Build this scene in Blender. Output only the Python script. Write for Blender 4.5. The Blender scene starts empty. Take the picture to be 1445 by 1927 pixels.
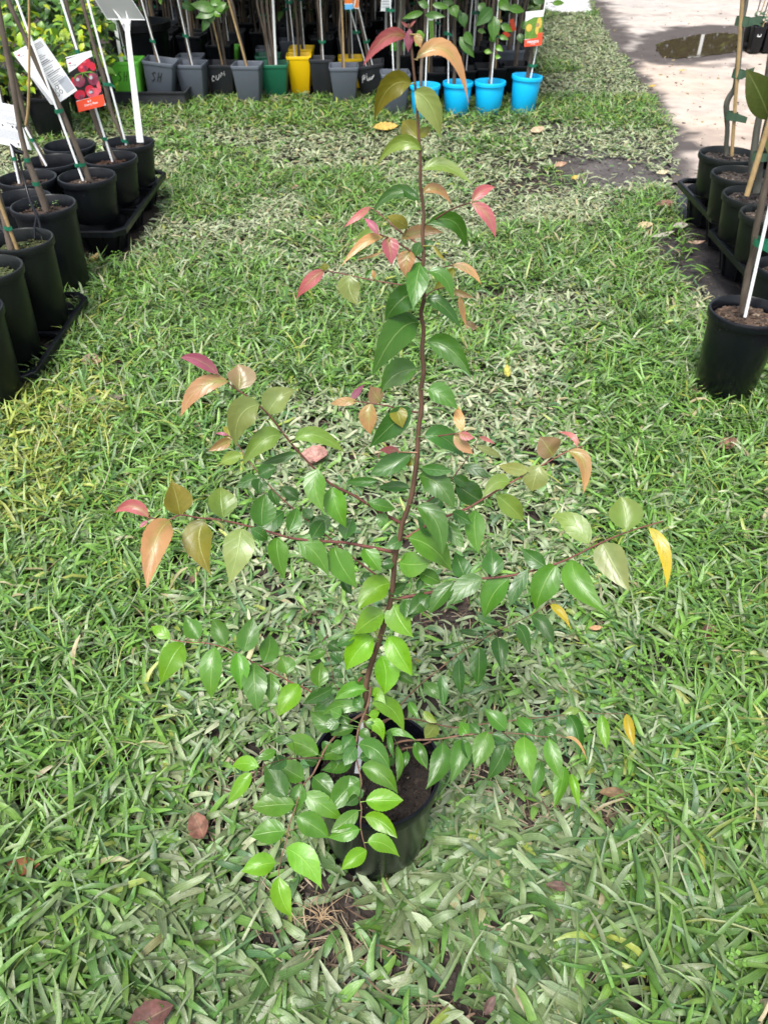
import bpy, math, random
import numpy as np
from mathutils import Vector, Matrix
random.seed(7); RS = np.random.RandomState(11)
R = math.radians
S = bpy.context.scene
COL = S.collection

# ------------------------------------------------------------------ camera, sky, sun, exposure
FPX, CXP, CYP, CAMH, PITCH = 1450.0, 722.5, 963.5, 1.5, R(40)
cam = bpy.data.cameras.new('camera'); camo = bpy.data.objects.new('camera', cam); COL.objects.link(camo)
camo.location = (0, 0, CAMH); camo.rotation_euler = (R(50), 0, 0)
cam.sensor_fit = 'VERTICAL'; cam.sensor_height = 24; cam.lens = 24 * FPX / 1927
cam.clip_start = 0.02; cam.clip_end = 500
cam.dof.use_dof = True; cam.dof.focus_distance = 1.15; cam.dof.aperture_fstop = 8
S.camera = camo
SUN_EL, SUN_ROT = R(62), R(200)
w = bpy.data.worlds.new('World'); S.world = w; w.use_nodes = True
nt = w.node_tree; nt.nodes.clear()
sky = nt.nodes.new('ShaderNodeTexSky'); sky.sky_type = 'NISHITA'; sky.sun_disc = False
sky.sun_elevation = SUN_EL; sky.sun_rotation = SUN_ROT; sky.air_density = 1.0; sky.dust_density = 4.0; sky.ozone_density = 1.0
hs = nt.nodes.new('ShaderNodeHueSaturation'); hs.inputs['Saturation'].default_value = 0.45
bg = nt.nodes.new('ShaderNodeBackground'); bg.inputs['Strength'].default_value = 0.11
wo = nt.nodes.new('ShaderNodeOutputWorld')
nt.links.new(sky.outputs[0], hs.inputs['Color']); nt.links.new(hs.outputs[0], bg.inputs[0]); nt.links.new(bg.outputs[0], wo.inputs[0])
sl = bpy.data.lights.new('sun', 'SUN'); sl.energy = 1.5; sl.angle = R(16); sl.color = (1.0, 0.975, 0.93)
so = bpy.data.objects.new('sun', sl); COL.objects.link(so)
# direction to the sun: behind and to the left of the camera, high
az = R(200)
sd = Vector((math.sin(az) * math.cos(SUN_EL), math.cos(az) * math.cos(SUN_EL), math.sin(SUN_EL)))
so.rotation_euler = sd.to_track_quat('Z', 'Y').to_euler(); so.location = sd * 30
S.view_settings.view_transform = 'Standard'; S.view_settings.look = 'None'; S.view_settings.gamma = 1
S.view_settings.use_curve_mapping = False; S.view_settings.exposure = 1.44
S.render.resolution_x, S.render.resolution_y = 767, 1024

# ------------------------------------------------------------------ helpers
cP, sP = math.cos(PITCH), math.sin(PITCH)
def ray(px, py):
    a, b = (px - CXP) / FPX, (py - CYP) / FPX
    return Vector((a, cP - b * sP, -sP - b * cP))
CAMV = Vector((0, 0, CAMH))
def at(px, py, y):                 # the point seen at a pixel, at distance y in front of the photographer
    d = ray(px, py); return CAMV + d * (y / d.y)
def gp(px, py, z=0.0):             # the point seen at a pixel, at height z
    d = ray(px, py); return CAMV + d * ((z - CAMH) / d.z)

_L = RS.rand(64, 64)
def vn(x, y, seed=0):              # smooth value noise 0..1
    x = np.asarray(x, float) + seed * 17.3; y = np.asarray(y, float) + seed * 9.7
    xi = np.floor(x).astype(int); yi = np.floor(y).astype(int); fx = x - xi; fy = y - yi
    fx = fx * fx * (3 - 2 * fx); fy = fy * fy * (3 - 2 * fy)
    g = lambda i, j: _L[i % 64, j % 64]
    return (g(xi, yi) * (1 - fx) + g(xi + 1, yi) * fx) * (1 - fy) + (g(xi, yi + 1) * (1 - fx) + g(xi + 1, yi + 1) * fx) * fy
def fbm(x, y, seed=0): return (vn(x, y, seed) * .55 + vn(x * 2.1, y * 2.1, seed + 1) * .28 + vn(x * 4.3, y * 4.3, seed + 2) * .17)

def inpoly(x, y, poly):
    x = np.asarray(x); y = np.asarray(y); c = np.zeros(x.shape, bool); n = len(poly)
    for i in range(n):
        x1, y1 = poly[i][:2]; x2, y2 = poly[i - 1][:2]
        if y1 == y2: continue
        c ^= ((y1 > y) != (y2 > y)) & (x < (x2 - x1) * (y - y1) / (y2 - y1) + x1)
    return c
def dpoly(x, y, poly, closed=True):  # distance to a polyline
    d = np.full(np.asarray(x).shape, 1e9)
    for i in range(0 if closed else 1, len(poly)):
        x1, y1 = poly[i - 1][:2]; x2, y2 = poly[i][:2]
        l2 = (x2 - x1) ** 2 + (y2 - y1) ** 2 + 1e-12
        t = np.clip(((x - x1) * (x2 - x1) + (y - y1) * (y2 - y1)) / l2, 0, 1)
        d = np.minimum(d, np.hypot(x - x1 - t * (x2 - x1), y - y1 - t * (y2 - y1)))
    return d
def sstep(a, b, x): t = np.clip((x - a) / (b - a), 0, 1); return t * t * (3 - 2 * t)

class MB:
    def __init__(s): s.v = []; s.f = []; s.m = []; s.c = []; s.uv = []
    def add(s, vs, fs, m=0, c=None, uv=None):
        o = len(s.v); s.v += [tuple(p) for p in vs]; s.f += [tuple(i + o for i in f) for f in fs]; s.m += [m] * len(fs)
        s.c += [c if c else (1, 1, 1)] * len(vs); s.uv += (uv if uv else [(0.5, 0.5)] * len(vs))
    def box(s, c, d, m=0, rz=0, col=None, M=None):
        x, y, z = d[0] / 2, d[1] / 2, d[2] / 2
        vs = [Vector((a * x, b * y, e * z)) for e in (-1, 1) for b in (-1, 1) for a in (-1, 1)]
        rm = M if M else Matrix.Rotation(rz, 3, 'Z')
        s.add([rm @ p + Vector(c) for p in vs], [(0, 2, 3, 1), (4, 5, 7, 6), (0, 1, 5, 4), (2, 6, 7, 3), (0, 4, 6, 2), (1, 3, 7, 5)], m, col)
    def tube(s, pts, rad, n=6, m=0, col=None, cap=True):
        pts = [Vector(p) for p in pts]; k = len(pts)
        rr = rad if isinstance(rad, (list, tuple)) else [rad] * k
        vs = []; ref = None
        for i, p in enumerate(pts):
            t = (pts[min(i + 1, k - 1)] - pts[max(i - 1, 0)]).normalized()
            if ref is None: ref = t.orthogonal().normalized()
            a = (ref - t * ref.dot(t)); a = a.normalized() if a.length > 1e-6 else t.orthogonal().normalized()
            ref = a; b = t.cross(a)
            for j in range(n):
                q = 2 * math.pi * j / n; vs.append(p + (a * math.cos(q) + b * math.sin(q)) * rr[i])
        fs = [(i * n + j, i * n + (j + 1) % n, (i + 1) * n + (j + 1) % n, (i + 1) * n + j) for i in range(k - 1) for j in range(n)]
        s.add(vs, fs, m, col)
        if cap: s.add(vs[:n], [tuple(range(n - 1, -1, -1))], m, col); s.add(vs[-n:], [tuple(range(n))], m, col)
    def lathe(s, prof, c=(0, 0, 0), n=36, m=0, col=None):
        vs = [(c[0] + r * math.cos(2 * math.pi * j / n), c[1] + r * math.sin(2 * math.pi * j / n), c[2] + z) for r, z in prof for j in range(n)]
        fs = [(i * n + j, i * n + (j + 1) % n, (i + 1) * n + (j + 1) % n, (i + 1) * n + j) for i in range(len(prof) - 1) for j in range(n)]
        s.add(vs, fs, m, col)
    def sqlathe(s, prof, c=(0, 0, 0), m=0, rc=.18):   # rounded-square sweep; prof = (half width, z)
        vs = []; n = 0
        base = []
        for q in range(4):
            for k in range(3):
                a = q * math.pi / 2 + k * math.pi / 4
                cx, cy = [(1, 1), (-1, 1), (-1, -1), (1, -1)][q]
                base.append((cx * (1 - rc) + rc * math.cos(a), cy * (1 - rc) + rc * math.sin(a)))
        n = len(base)
        for r, z in prof:
            for x, y in base: vs.append((c[0] + x * r, c[1] + y * r, c[2] + z))
        fs = [(i * n + j, i * n + (j + 1) % n, (i + 1) * n + (j + 1) % n, (i + 1) * n + j) for i in range(len(prof) - 1) for j in range(n)]
        s.add(vs, fs, m)
    def mesh(s, name, mats, off=(0, 0, 0), smooth=True, uv=False):
        me = bpy.data.meshes.new(name)
        o = Vector(off)
        me.from_pydata([tuple(Vector(p) - o) for p in s.v], [], s.f); 
        for m in (mats if isinstance(mats, (list, tuple)) else [mats]): me.materials.append(m)
        me.polygons.foreach_set('material_index', s.m); me.polygons.foreach_set('use_smooth', [smooth] * len(s.f))
        a = me.attributes.new('Col', 'FLOAT_COLOR', 'POINT'); a.data.foreach_set('color', [x for c in s.c for x in (c[0], c[1], c[2], 1)])
        if uv:
            ul = me.uv_layers.new(name='UVMap'); li = np.zeros(len(me.loops), int); me.loops.foreach_get('vertex_index', li)
            ul.data.foreach_set('uv', np.array(s.uv)[li].ravel())
        me.update(); return me
def wloc(p):
    v = Vector((0, 0, 0))
    while p: v = v + p.location; p = p.parent
    return v
def obj(name, mb, mats, parent=None, smooth=True, uv=False, kind=None, label=None, sharp=None):
    me = mb.mesh(name, mats, wloc(parent) if parent else (0, 0, 0), smooth, uv) if isinstance(mb, MB) else mb
    o = bpy.data.objects.new(name, me); COL.objects.link(o)
    if parent: o.parent = parent
    if kind: o['kind'] = kind
    if label: o['label'] = label
    if smooth and sharp is not None:
        me.set_sharp_from_angle(angle=R(sharp))
    return o
def thing(name, label, cat, loc=(0, 0, 0), group=None, rot=(0, 0, 0)):
    o = bpy.data.objects.new(name, None); COL.objects.link(o); o.location = loc; o.rotation_euler = rot; o.empty_display_size = .05
    o['label'] = label; o['category'] = cat
    if group: o['group'] = group
    return o
def tag(o, label, cat, group=None):
    o['label'] = label; o['category'] = cat
    if group: o['group'] = group
    return o
def recentre(o):                     # put a top-level mesh's origin at its own middle
    me = o.data; n = len(me.vertices); a = np.zeros(n * 3); me.vertices.foreach_get('co', a); a = a.reshape(-1, 3)
    c = (a.min(0) + a.max(0)) / 2; c[2] = a[:, 2].min(); me.vertices.foreach_set('co', (a - c).ravel()); o.location = c; me.update(); return o
def dup(root, loc, label=None, group=None, rotz=0):
    r = root.copy(); COL.objects.link(r); r.location = loc; r.rotation_euler = (0, 0, rotz)
    if label: r['label'] = label
    if group: r['group'] = group
    for ch in list(root.children):
        c = ch.copy(); COL.objects.link(c); c.parent = r
        for g in ch.children:
            d = g.copy(); COL.objects.link(d); d.parent = c
    return r

# ------------------------------------------------------------------ materials
def nodes(name):
    m = bpy.data.materials.new(name); m.use_nodes = True; n = m.node_tree; n.nodes.clear()
    out = n.nodes.new('ShaderNodeOutputMaterial'); p = n.nodes.new('ShaderNodeBsdfPrincipled'); n.links.new(p.outputs[0], out.inputs[0])
    return m, n, p, out
def N(n, t, **k):
    x = n.nodes.new(t)
    for a, b in k.items(): setattr(x, a, b)
    return x
def mathn(n, op, a, b=None, c=None):
    x = N(n, 'ShaderNodeMath', operation=op)
    for i, q in enumerate((a, b, c)):
        if q is None: continue
        if hasattr(q, 'links'): n.links.new(q, x.inputs[i])
        else: x.inputs[i].default_value = q
    return x.outputs[0]
def mixc(n, f, a, b, bt='MIX'):
    x = N(n, 'ShaderNodeMix', data_type='RGBA', blend_type=bt)
    for i, q in ((0, f), (6, a), (7, b)):
        if hasattr(q, 'links'): n.links.new(q, x.inputs[i])
        elif isinstance(q, (int, float)): x.inputs[i].default_value = q
        else: x.inputs[i].default_value = (*q, 1)
    return x.outputs[2]
def noise(n, scale, detail=3, coord='Object', rough=.55):
    tc = N(n, 'ShaderNodeTexCoord'); t = N(n, 'ShaderNodeTexNoise'); t.inputs['Scale'].default_value = scale
    t.inputs['Detail'].default_value = detail; t.inputs['Roughness'].default_value = rough
    n.links.new(tc.outputs[coord], t.inputs['Vector']); return t.outputs['Fac']
def ramp(n, f, a, b):
    x = N(n, 'ShaderNodeMapRange'); x.inputs[1].default_value = a; x.inputs[2].default_value = b; n.links.new(f, x.inputs[0]); return x.outputs[0]
def bump(n, p, h, strength=.3, dist=.01):
    b = N(n, 'ShaderNodeBump'); b.inputs['Strength'].default_value = strength; b.inputs['Distance'].default_value = dist
    n.links.new(h, b.inputs['Height']); n.links.new(b.outputs[0], p.inputs['Normal'])

def simple(name, col, rough=.5, var=.25, scale=12, bmp=0, col2=None, spec=.5, scuff=None):
    m, n, p, o = nodes(name)
    f = ramp(n, noise(n, scale), .3, .7)
    c2 = col2 if col2 else tuple(max(0, c * (1 - var)) for c in col)
    c = mixc(n, f, c2, col)
    if scuff:
        g = ramp(n, noise(n, scale * 7, 5), .62, .75); c = mixc(n, mathn(n, 'MULTIPLY', g, scuff[1]), c, scuff[0])
    n.links.new(c, p.inputs['Base Color']); p.inputs['Roughness'].default_value = rough; p.inputs['Specular IOR Level'].default_value = spec
    if bmp: bump(n, p, noise(n, scale * 3, 5), bmp, .004)
    return m
M = {}
def plastic(name, col, rough=.42, dust=.35, spec=.5):
    m, n, p, o = nodes(name)
    f = noise(n, 5, 4); g = noise(n, 60, 4)
    d = mathn(n, 'MULTIPLY', ramp(n, f, .42, .75), dust)
    tc = N(n, 'ShaderNodeTexCoord'); mp = N(n, 'ShaderNodeMapping'); mp.inputs['Scale'].default_value = (30, 30, 2.2); n.links.new(tc.outputs['Object'], mp.inputs[0])
    t2 = N(n, 'ShaderNodeTexNoise'); t2.inputs['Scale'].default_value = 1; t2.inputs['Detail'].default_value = 4; n.links.new(mp.outputs[0], t2.inputs[0])
    d = mathn(n, 'MAXIMUM', d, mathn(n, 'MULTIPLY', ramp(n, t2.outputs['Fac'], .5, .8), .05 + dust * .3))
    c = mixc(n, d, col, tuple(min(1, x * .7 + .05) for x in col))
    sp = ramp(n, noise(n, 150, 2), .74, .78)
    c = mixc(n, mathn(n, 'MULTIPLY', sp, .35), c, (.35, .33, .3))
    n.links.new(c, p.inputs['Base Color'])
    r = mathn(n, 'MULTIPLY_ADD', f, .3, rough - .12); n.links.new(r, p.inputs['Roughness']); p.inputs['Specular IOR Level'].default_value = spec
    bump(n, p, g, .06, .003)
    return m
M['black'] = plastic('black_plastic', (.0038, .0048, .0070), .33, .05, .30)
M['blackg'] = plastic('black_plastic_greenish', (.0045, .0062, .0060), .35, .07, .30)
M['navy'] = plastic('black_plastic_shiny', (.0025, .0034, .0055), .22, .01, .35)
M['grey'] = plastic('grey_plastic', (.085, .10, .125), .45, .25, .4)
M['charcoal'] = plastic('charcoal_plastic', (.020, .022, .027), .45, .25, .3)
M['green'] = plastic('dark_green_plastic', (.006, .105, .055), .4, .0)
M['lime'] = plastic('lime_plastic', (.18, .66, .07), .4, .0)
M['yellow'] = plastic('yellow_plastic', (.92, .60, .002), .40, .0)
M['blue'] = plastic('blue_plastic', (.004, .43, .80), .40, .0, .35)
M['white'] = plastic('white_plastic', (.82, .84, .84), .35, .05)
M['card'] = simple('white_card', (.80, .82, .84), .35, .03, 6)
M['greycard'] = simple('grey_sign_sheet', (.55, .56, .55), .3, .05, 9)
M['tie'] = simple('green_tie', (.012, .16, .085), .4, .3, 30)
M['tieold'] = simple('dull_green_tie', (.05, .10, .06), .5, .3, 30)
M['red'] = simple('orange_red_print', (.80, .09, .04), .35, .05, 6)
M['plum'] = simple('plum_print', (.16, .02, .045), .3, .6, 40, col2=(.26, .07, .11))
M['cherry'] = simple('cherry_print', (.55, .02, .04), .3, .6, 40, col2=(.42, .03, .06))
M['pinkp'] = simple('pink_fruit_print', (.75, .12, .16), .3, .3, 40)
M['darkp'] = simple('dark_print', (.02, .018, .018), .3, .3, 30)
M['greyp'] = simple('grey_print', (.10, .10, .125), .4, .1, 30)
M['ltgreyp'] = simple('pale_grey_print', (.42, .45, .50), .4, .05, 30)
M['bluep'] = simple('blue_print', (.12, .42, .75), .4, .1, 30)
M['orangep'] = simple('orange_print', (.85, .22, .03), .4, .4, 60)
M['greenp'] = simple('green_print', (.16, .32, .05), .4, .5, 60)
M['yelp'] = simple('yellow_fruit_print', (.75, .50, .10), .4, .3, 60)
M['ink'] = simple('black_ink', (.008, .008, .01), .4, .1, 30)
M['chalk'] = simple('white_paint_pen', (.75, .77, .78), .5, .1, 30)
M['bamboo'] = simple('bamboo_cane', (.42, .29, .14), .45, .35, 25)
M['path'] = None

def colmat(name, rough=.6, spec=.4, nscale=40, nvar=.35, bmp=.3, bscale=80, trans=0, ribs=0):
    m, n, p, o = nodes(name)
    a = N(n, 'ShaderNodeAttribute', attribute_name='Col')
    f = ramp(n, noise(n, nscale, 4), .25, .75)
    c = mixc(n, f, mixc(n, 1.0, a.outputs['Color'], (1 - nvar,) * 3, 'MULTIPLY'), a.outputs['Color'])
    if ribs:
        st = mathn(n, 'SINE', mathn(n, 'MULTIPLY', a.outputs['Alpha'], 26.0)); st = mathn(n, 'MULTIPLY_ADD', st, .5, .5)
        c = mixc(n, mathn(n, 'MULTIPLY', st, ribs), c, mixc(n, 1.0, c, (.62, .66, .6), 'MULTIPLY'))
    n.links.new(c, p.inputs['Base Color']); p.inputs['Roughness'].default_value = rough; p.inputs['Specular IOR Level'].default_value = spec
    if bmp: bump(n, p, noise(n, bscale, 5), bmp, .006)
    if trans:
        t = N(n, 'ShaderNodeBsdfTranslucent'); n.links.new(c, t.inputs['Color'])
        mx = N(n, 'ShaderNodeMixShader'); mx.inputs[0].default_value = trans
        n.links.new(p.outputs[0], mx.inputs[1]); n.links.new(t.outputs[0], mx.inputs[2]); n.links.new(mx.outputs[0], o.inputs[0])
    return m
M['soilc'] = colmat('potting_mix', .8, .3, 60, .5, .6, 160)
M['ground'] = colmat('soil', .85, .25, 22, .45, .8, 60)
M['pathm'] = colmat('packed_path', .8, .3, 9, .22, .5, 40)
M['stone'] = colmat('gravel_stone', .7, .3, 30, .2, .2, 60)
M['grass'] = colmat('grass_blade', .40, .55, 90, .3, .2, 260, .15, .6)
M['dryg'] = colmat('dry_grass', .7, .3, 60, .3, 0, 100, .1)
M['bark'] = None
def barkmat(name, c1, c2, scale=40):
    m, n, p, o = nodes(name)
    oi = N(n, 'ShaderNodeObjectInfo')
    tc = N(n, 'ShaderNodeTexCoord'); mp = N(n, 'ShaderNodeMapping'); mp.inputs['Scale'].default_value = (1, 1, .25); n.links.new(tc.outputs['Object'], mp.inputs[0])
    t = N(n, 'ShaderNodeTexNoise'); t.inputs['Scale'].default_value = scale; t.inputs['Detail'].default_value = 5; n.links.new(mp.outputs[0], t.inputs[0])
    c = mixc(n, ramp(n, t.outputs['Fac'], .3, .7), c1, c2)
    v = mathn(n, 'MULTIPLY_ADD', oi.outputs['Random'], .5, .75)
    vv = N(n, 'ShaderNodeVectorMath', operation='SCALE'); n.links.new(c, vv.inputs[0]); n.links.new(v, vv.inputs['Scale'])
    n.links.new(vv.outputs[0], p.inputs['Base Color']); p.inputs['Roughness'].default_value = .75; bump(n, p, t.outputs['Fac'], .5, .004)
    return m
M['bark'] = barkmat('grey_brown_bark', (.05, .038, .028), (.135, .105, .08))
M['barkr'] = barkmat('red_brown_twig', (.075, .038, .024), (.17, .092, .056), 90)
M['barkg'] = barkmat('greenish_bark', (.045, .046, .036), (.115, .118, .095))
M['twig'] = barkmat('reddish_young_twig', (.11, .035, .03), (.19, .07, .05), 120)

def leafmat(name, trans=.25, rough=.30, veins=True, useattr=False, dead=False):
    m, n, p, o = nodes(name)
    oi = N(n, 'ShaderNodeObjectInfo')
    src = oi.outputs['Color']
    if useattr: src = N(n, 'ShaderNodeAttribute', attribute_name='Col').outputs['Color']
    uv = N(n, 'ShaderNodeUVMap'); sx = N(n, 'ShaderNodeSeparateXYZ'); n.links.new(uv.outputs[0], sx.inputs[0])
    d = mathn(n, 'ABSOLUTE', mathn(n, 'SUBTRACT', sx.outputs[0], .5))
    nz = noise(n, 55, 3)
    mr = ramp(n, nz, .25, .8)
    pg = mathn(n, 'MULTIPLY', ramp(n, mathn(n, 'ADD', noise(n, 24, 3), mathn(n, 'MULTIPLY_ADD', sx.outputs[1], .35, mathn(n, 'MULTIPLY', d, .35))), .55, 1.05), .75)
    src = mixc(n, pg, src, mixc(n, 1.0, src, (1.10, .90, .92), 'MULTIPLY'))
    if not useattr and not dead:
        yg = mathn(n, 'MULTIPLY', oi.outputs['Alpha'], ramp(n, mathn(n, 'ADD', mathn(n, 'MULTIPLY', noise(n, 45, 3), .7), mathn(n, 'MULTIPLY_ADD', sx.outputs[1], .45, d)), .80, .30))
        src = mixc(n, yg, src, (.20, .215, .03))
    sk = ramp(n, noise(n, 210, 3), .70, .76); src = mixc(n, mathn(n, 'MULTIPLY', sk, .4), src, (.30, .27, .14))
    c = mixc(n, mr, mixc(n, 1.0, src, (.72, .76, .75), 'MULTIPLY'), src)
    # side veins run forward from the midrib
    ph = mathn(n, 'SUBTRACT', sx.outputs[1], mathn(n, 'MULTIPLY', d, .55))
    sv = mathn(n, 'ABSOLUTE', mathn(n, 'SINE', mathn(n, 'MULTIPLY', ph, 16.0)))
    svl = ramp(n, sv, .10, 0)
    mid = ramp(n, d, .030, .012)
    vein = mathn(n, 'MAXIMUM', mathn(n, 'MULTIPLY', svl, .10), mathn(n, 'MULTIPLY', mid, .42))
    pale = mixc(n, .5, mixc(n, 1.0, src, (1.6, 1.6, 1.6), 'MULTIPLY'), (.38, .42, .18))
    c = mixc(n, vein, c, pale)
    if dead: c = mixc(n, ramp(n, noise(n, 90, 5), .35, .7), mixc(n, 1.0, c, (.5, .46, .42), 'MULTIPLY'), c)
    n.links.new(c, p.inputs['Base Color'])
    r = mathn(n, 'MULTIPLY_ADD', nz, .25, rough - .1); n.links.new(r, p.inputs['Roughness'])
    p.inputs['Specular IOR Level'].default_value = .45
    h = mathn(n, 'ADD', mathn(n, 'MULTIPLY', mathn(n, 'POWER', sv, .5), .28), mathn(n, 'MULTIPLY', noise(n, 70, 2), .8))
    h = mathn(n, 'SUBTRACT', h, mathn(n, 'MULTIPLY', mid, .5))
    bump(n, p, h, .35, .0015)
    t = N(n, 'ShaderNodeBsdfTranslucent'); n.links.new(mixc(n, 1.0, c, (1.35, 1.35, .7), 'MULTIPLY'), t.inputs['Color'])
    mx = N(n, 'ShaderNodeMixShader'); mx.inputs[0].default_value = trans
    n.links.new(p.outputs[0], mx.inputs[1]); n.links.new(t.outputs[0], mx.inputs[2]); n.links.new(mx.outputs[0], o.inputs[0])
    return m
M['leaf'] = leafmat('sapling_leaf')
M['leafc'] = leafmat('shrub_foliage', useattr=True)
M['dead'] = leafmat('dead_leaf', .08, .7, dead=True)
m, n, p, o = nodes('puddle_water')
p.inputs['Base Color'].default_value = (.06, .047, .028, 1); p.inputs['Roughness'].default_value = .03; p.inputs['IOR'].default_value = 1.33; p.inputs['Specular IOR Level'].default_value = .9
bump(n, p, noise(n, 6, 2), .012, .01); M['water'] = m

# ------------------------------------------------------------------ layout regions (metres)
W2 = lambda pts: [tuple(gp(x, y)[:2]) for x, y in pts]
edge_px = [(1330, 430), (1275, 402), (1262, 345), (1256, 310), (1254, 275), (1230, 215), (1200, 170), (1163, 110), (1130, 60), (1112, 28), (1107, 4)]
path_edge = W2(edge_px)
PATH = path_edge + [(path_edge[-1][0] + .9, 22), (16, 22), (16, 3.55), (path_edge[0][0] + 1.0, 3.5)]
z4 = lambda pts: W2([(1000 + x * .308, y * .308) for x, y in pts])
PUD = z4([(758, 275), (830, 248), (1000, 217), (1150, 205), (1270, 212), (1300, 260), (1280, 318), (1150, 335), (1000, 355), (870, 364), (800, 352), (768, 315)])
DAMP = z4([(585, 325), (680, 230), (760, 190), (900, 172), (1100, 160), (1300, 165), (1345, 250), (1300, 305), (1200, 362), (1060, 372), (1000, 392), (800, 398), (650, 365)])
GRAV = [path_edge[-1], path_edge[-2], tuple(gp(1090, 25)[:2]), tuple(gp(1050, 24)[:2]), tuple(gp(1020, 22)[:2]), tuple(gp(1010, 0)[:2]), (4.2, 22), (path_edge[-1][0] + .9, 22)]
# bare patches: px centre, half sizes in metres, strength
BARE = [(1130, 322, .66, .42, .98), (1000, 350, .4, .26, .8), (1290, 500, .16, .42, .95), (1250, 440, .25, .2, .8), (945, 560, .20, .10, .9), (560, 1490, .10, .06, .6),
        (530, 1720, .12, .09, .85), (640, 1735, .09, .07, .9), (830, 1870, .10, .10, .8), (830, 1160, .08, .07, .85), (1000, 1530, .08, .05, .6), (470, 1480, .12, .05, .8),
        (440, 1900, .10, .08, .4), (270, 1240, .07, .05, .5), (700, 1800, .12, .06, .5), (140, 715, .14, .10, .6), (180, 610, .15, .08, .5), (260, 335, .30, .14, .75), (1160, 1540, .06, .04, .7),
        (960, 1480, .08, .05, .5), (880, 1450, .06, .05, .6), (380, 1560, .09, .05, .6), (620, 1180, .09, .06, .5), (1340, 830, .16, .10, .6), (320, 345, .3, .1, .5), (690, 245, .5, .12, .45), (1000, 240, .5, .15, .55), (1080, 560, .2, .08, .4)]
BW = [(*gp(a, b)[:2], c * (1.08 if b > 1000 else 1), d * (1.08 if b > 1000 else 1), min(1, e * (1.05 if b > 1000 else 1))) for a, b, c, d, e in BARE]
def bare(x, y):
    r = np.zeros(np.asarray(x).shape); nz = (fbm(x * 9, y * 9, 5) - .5) * 1.1
    for cx, cy, a, b, s in BW: r = np.maximum(r, s * (1 - sstep(.55, 1.15, np.hypot((x - cx) / a, (y - cy) / b) + nz)))
    return r
POTC = gp(706, 1440, .257); POTR = .118; PX, PY = POTC.x, POTC.y

# ------------------------------------------------------------------ ground, path, puddle, gravel
def axis(lo, hi, step, far):
    a = np.arange(lo, hi + 1e-6, step); out = []
    d = step
    x = lo
    while x > -far: d *= 1.35; x -= d; out.append(x)
    x = hi; d = step; r = []
    while x < far: d *= 1.35; x += d; r.append(x)
    return np.array(out[::-1] + list(a) + r)
def sheet(name, xs, ys, zf, cf, mat, keep=None):
    X, Y = np.meshgrid(xs, ys); Z = zf(X, Y); C = cf(X, Y)
    nx, ny = len(xs), len(ys); idx = np.arange(nx * ny).reshape(ny, nx)
    q = np.stack([idx[:-1, :-1], idx[:-1, 1:], idx[1:, 1:], idx[1:, :-1]], -1).reshape(-1, 4)
    if keep is not None:
        cx = (X[:-1, :-1] + X[1:, 1:]).ravel() / 2; cy = (Y[:-1, :-1] + Y[1:, 1:]).ravel() / 2; q = q[keep(cx, cy)]
        us, inv = np.unique(q, return_inverse=True); q = inv.reshape(-1, 4)
    else: us = np.arange(nx * ny)
    me = bpy.data.meshes.new(name); V = np.stack([X, Y, Z], -1).reshape(-1, 3)[us]
    fillmesh(me, V, q, C.reshape(-1, 3)[us]); me.materials.append(mat)
    o = bpy.data.objects.new(name, me); COL.objects.link(o); o['kind'] = 'structure'; return o
def fillmesh(me, V, q, C, smooth=True, alpha=None):
    k = q.shape[1]
    me.vertices.add(len(V)); me.vertices.foreach_set('co', V.astype(np.float32).ravel())
    me.loops.add(q.size); me.loops.foreach_set('vertex_index', q.astype(np.int32).ravel())
    me.polygons.add(len(q)); me.polygons.foreach_set('loop_start', np.arange(0, q.size, k, dtype=np.int32)); me.polygons.foreach_set('loop_total', np.full(len(q), k, np.int32))
    me.polygons.foreach_set('use_smooth', np.full(len(q), smooth))
    a = me.attributes.new('Col', 'FLOAT_COLOR', 'POINT'); a.data.foreach_set('color', np.concatenate([C, np.ones((len(C), 1)) if alpha is None else alpha[:, None]], 1).astype(np.float32).ravel())
    me.update(calc_edges=True); me.validate()

def gz(x, y): return -.016 + .012 * fbm(x * 7, y * 7, 3) * (np.abs(x) < 6) - .004
def gc(x, y):
    b = fbm(x * 2.2, y * 2.2, 8)[..., None]; g = fbm(x * 11, y * 11, 9)[..., None]
    soil = np.array([.085, .062, .050]) * (1 - b) + np.array([.042, .036, .033]) * b
    soil = soil * (.5 + .45 * g)
    rt = sstep(.3, .8, x - .12 * y)[..., None] * sstep(2.6, 3.2, y)[..., None]
    dk = sstep(1.0, 1.25, x)[..., None] * (1 - sstep(3.9, 4.5, y))[..., None]
    soil = soil * (1 - rt) + (np.array([.095, .085, .083]) * (1 - dk) + np.array([.045, .041, .042]) * dk) * (.6 + .8 * g) * rt
    return soil
sheet('ground', axis(-2.6, 2.6, .045, 70), axis(.1, 7.6, .045, 70), gz, gc, M['ground'])
def pz(x, y):
    e = dpoly(x, y, path_edge, False); inn = inpoly(x, y, PUD); d = dpoly(x, y, PUD)
    return .004 + .018 * (fbm(x * 1.4, y * 1.4, 4) - .4) * sstep(.05, .5, e) * sstep(.0, .6, np.where(inn, 0, d)) - .012 * inn * sstep(0, .15, d)
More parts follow.
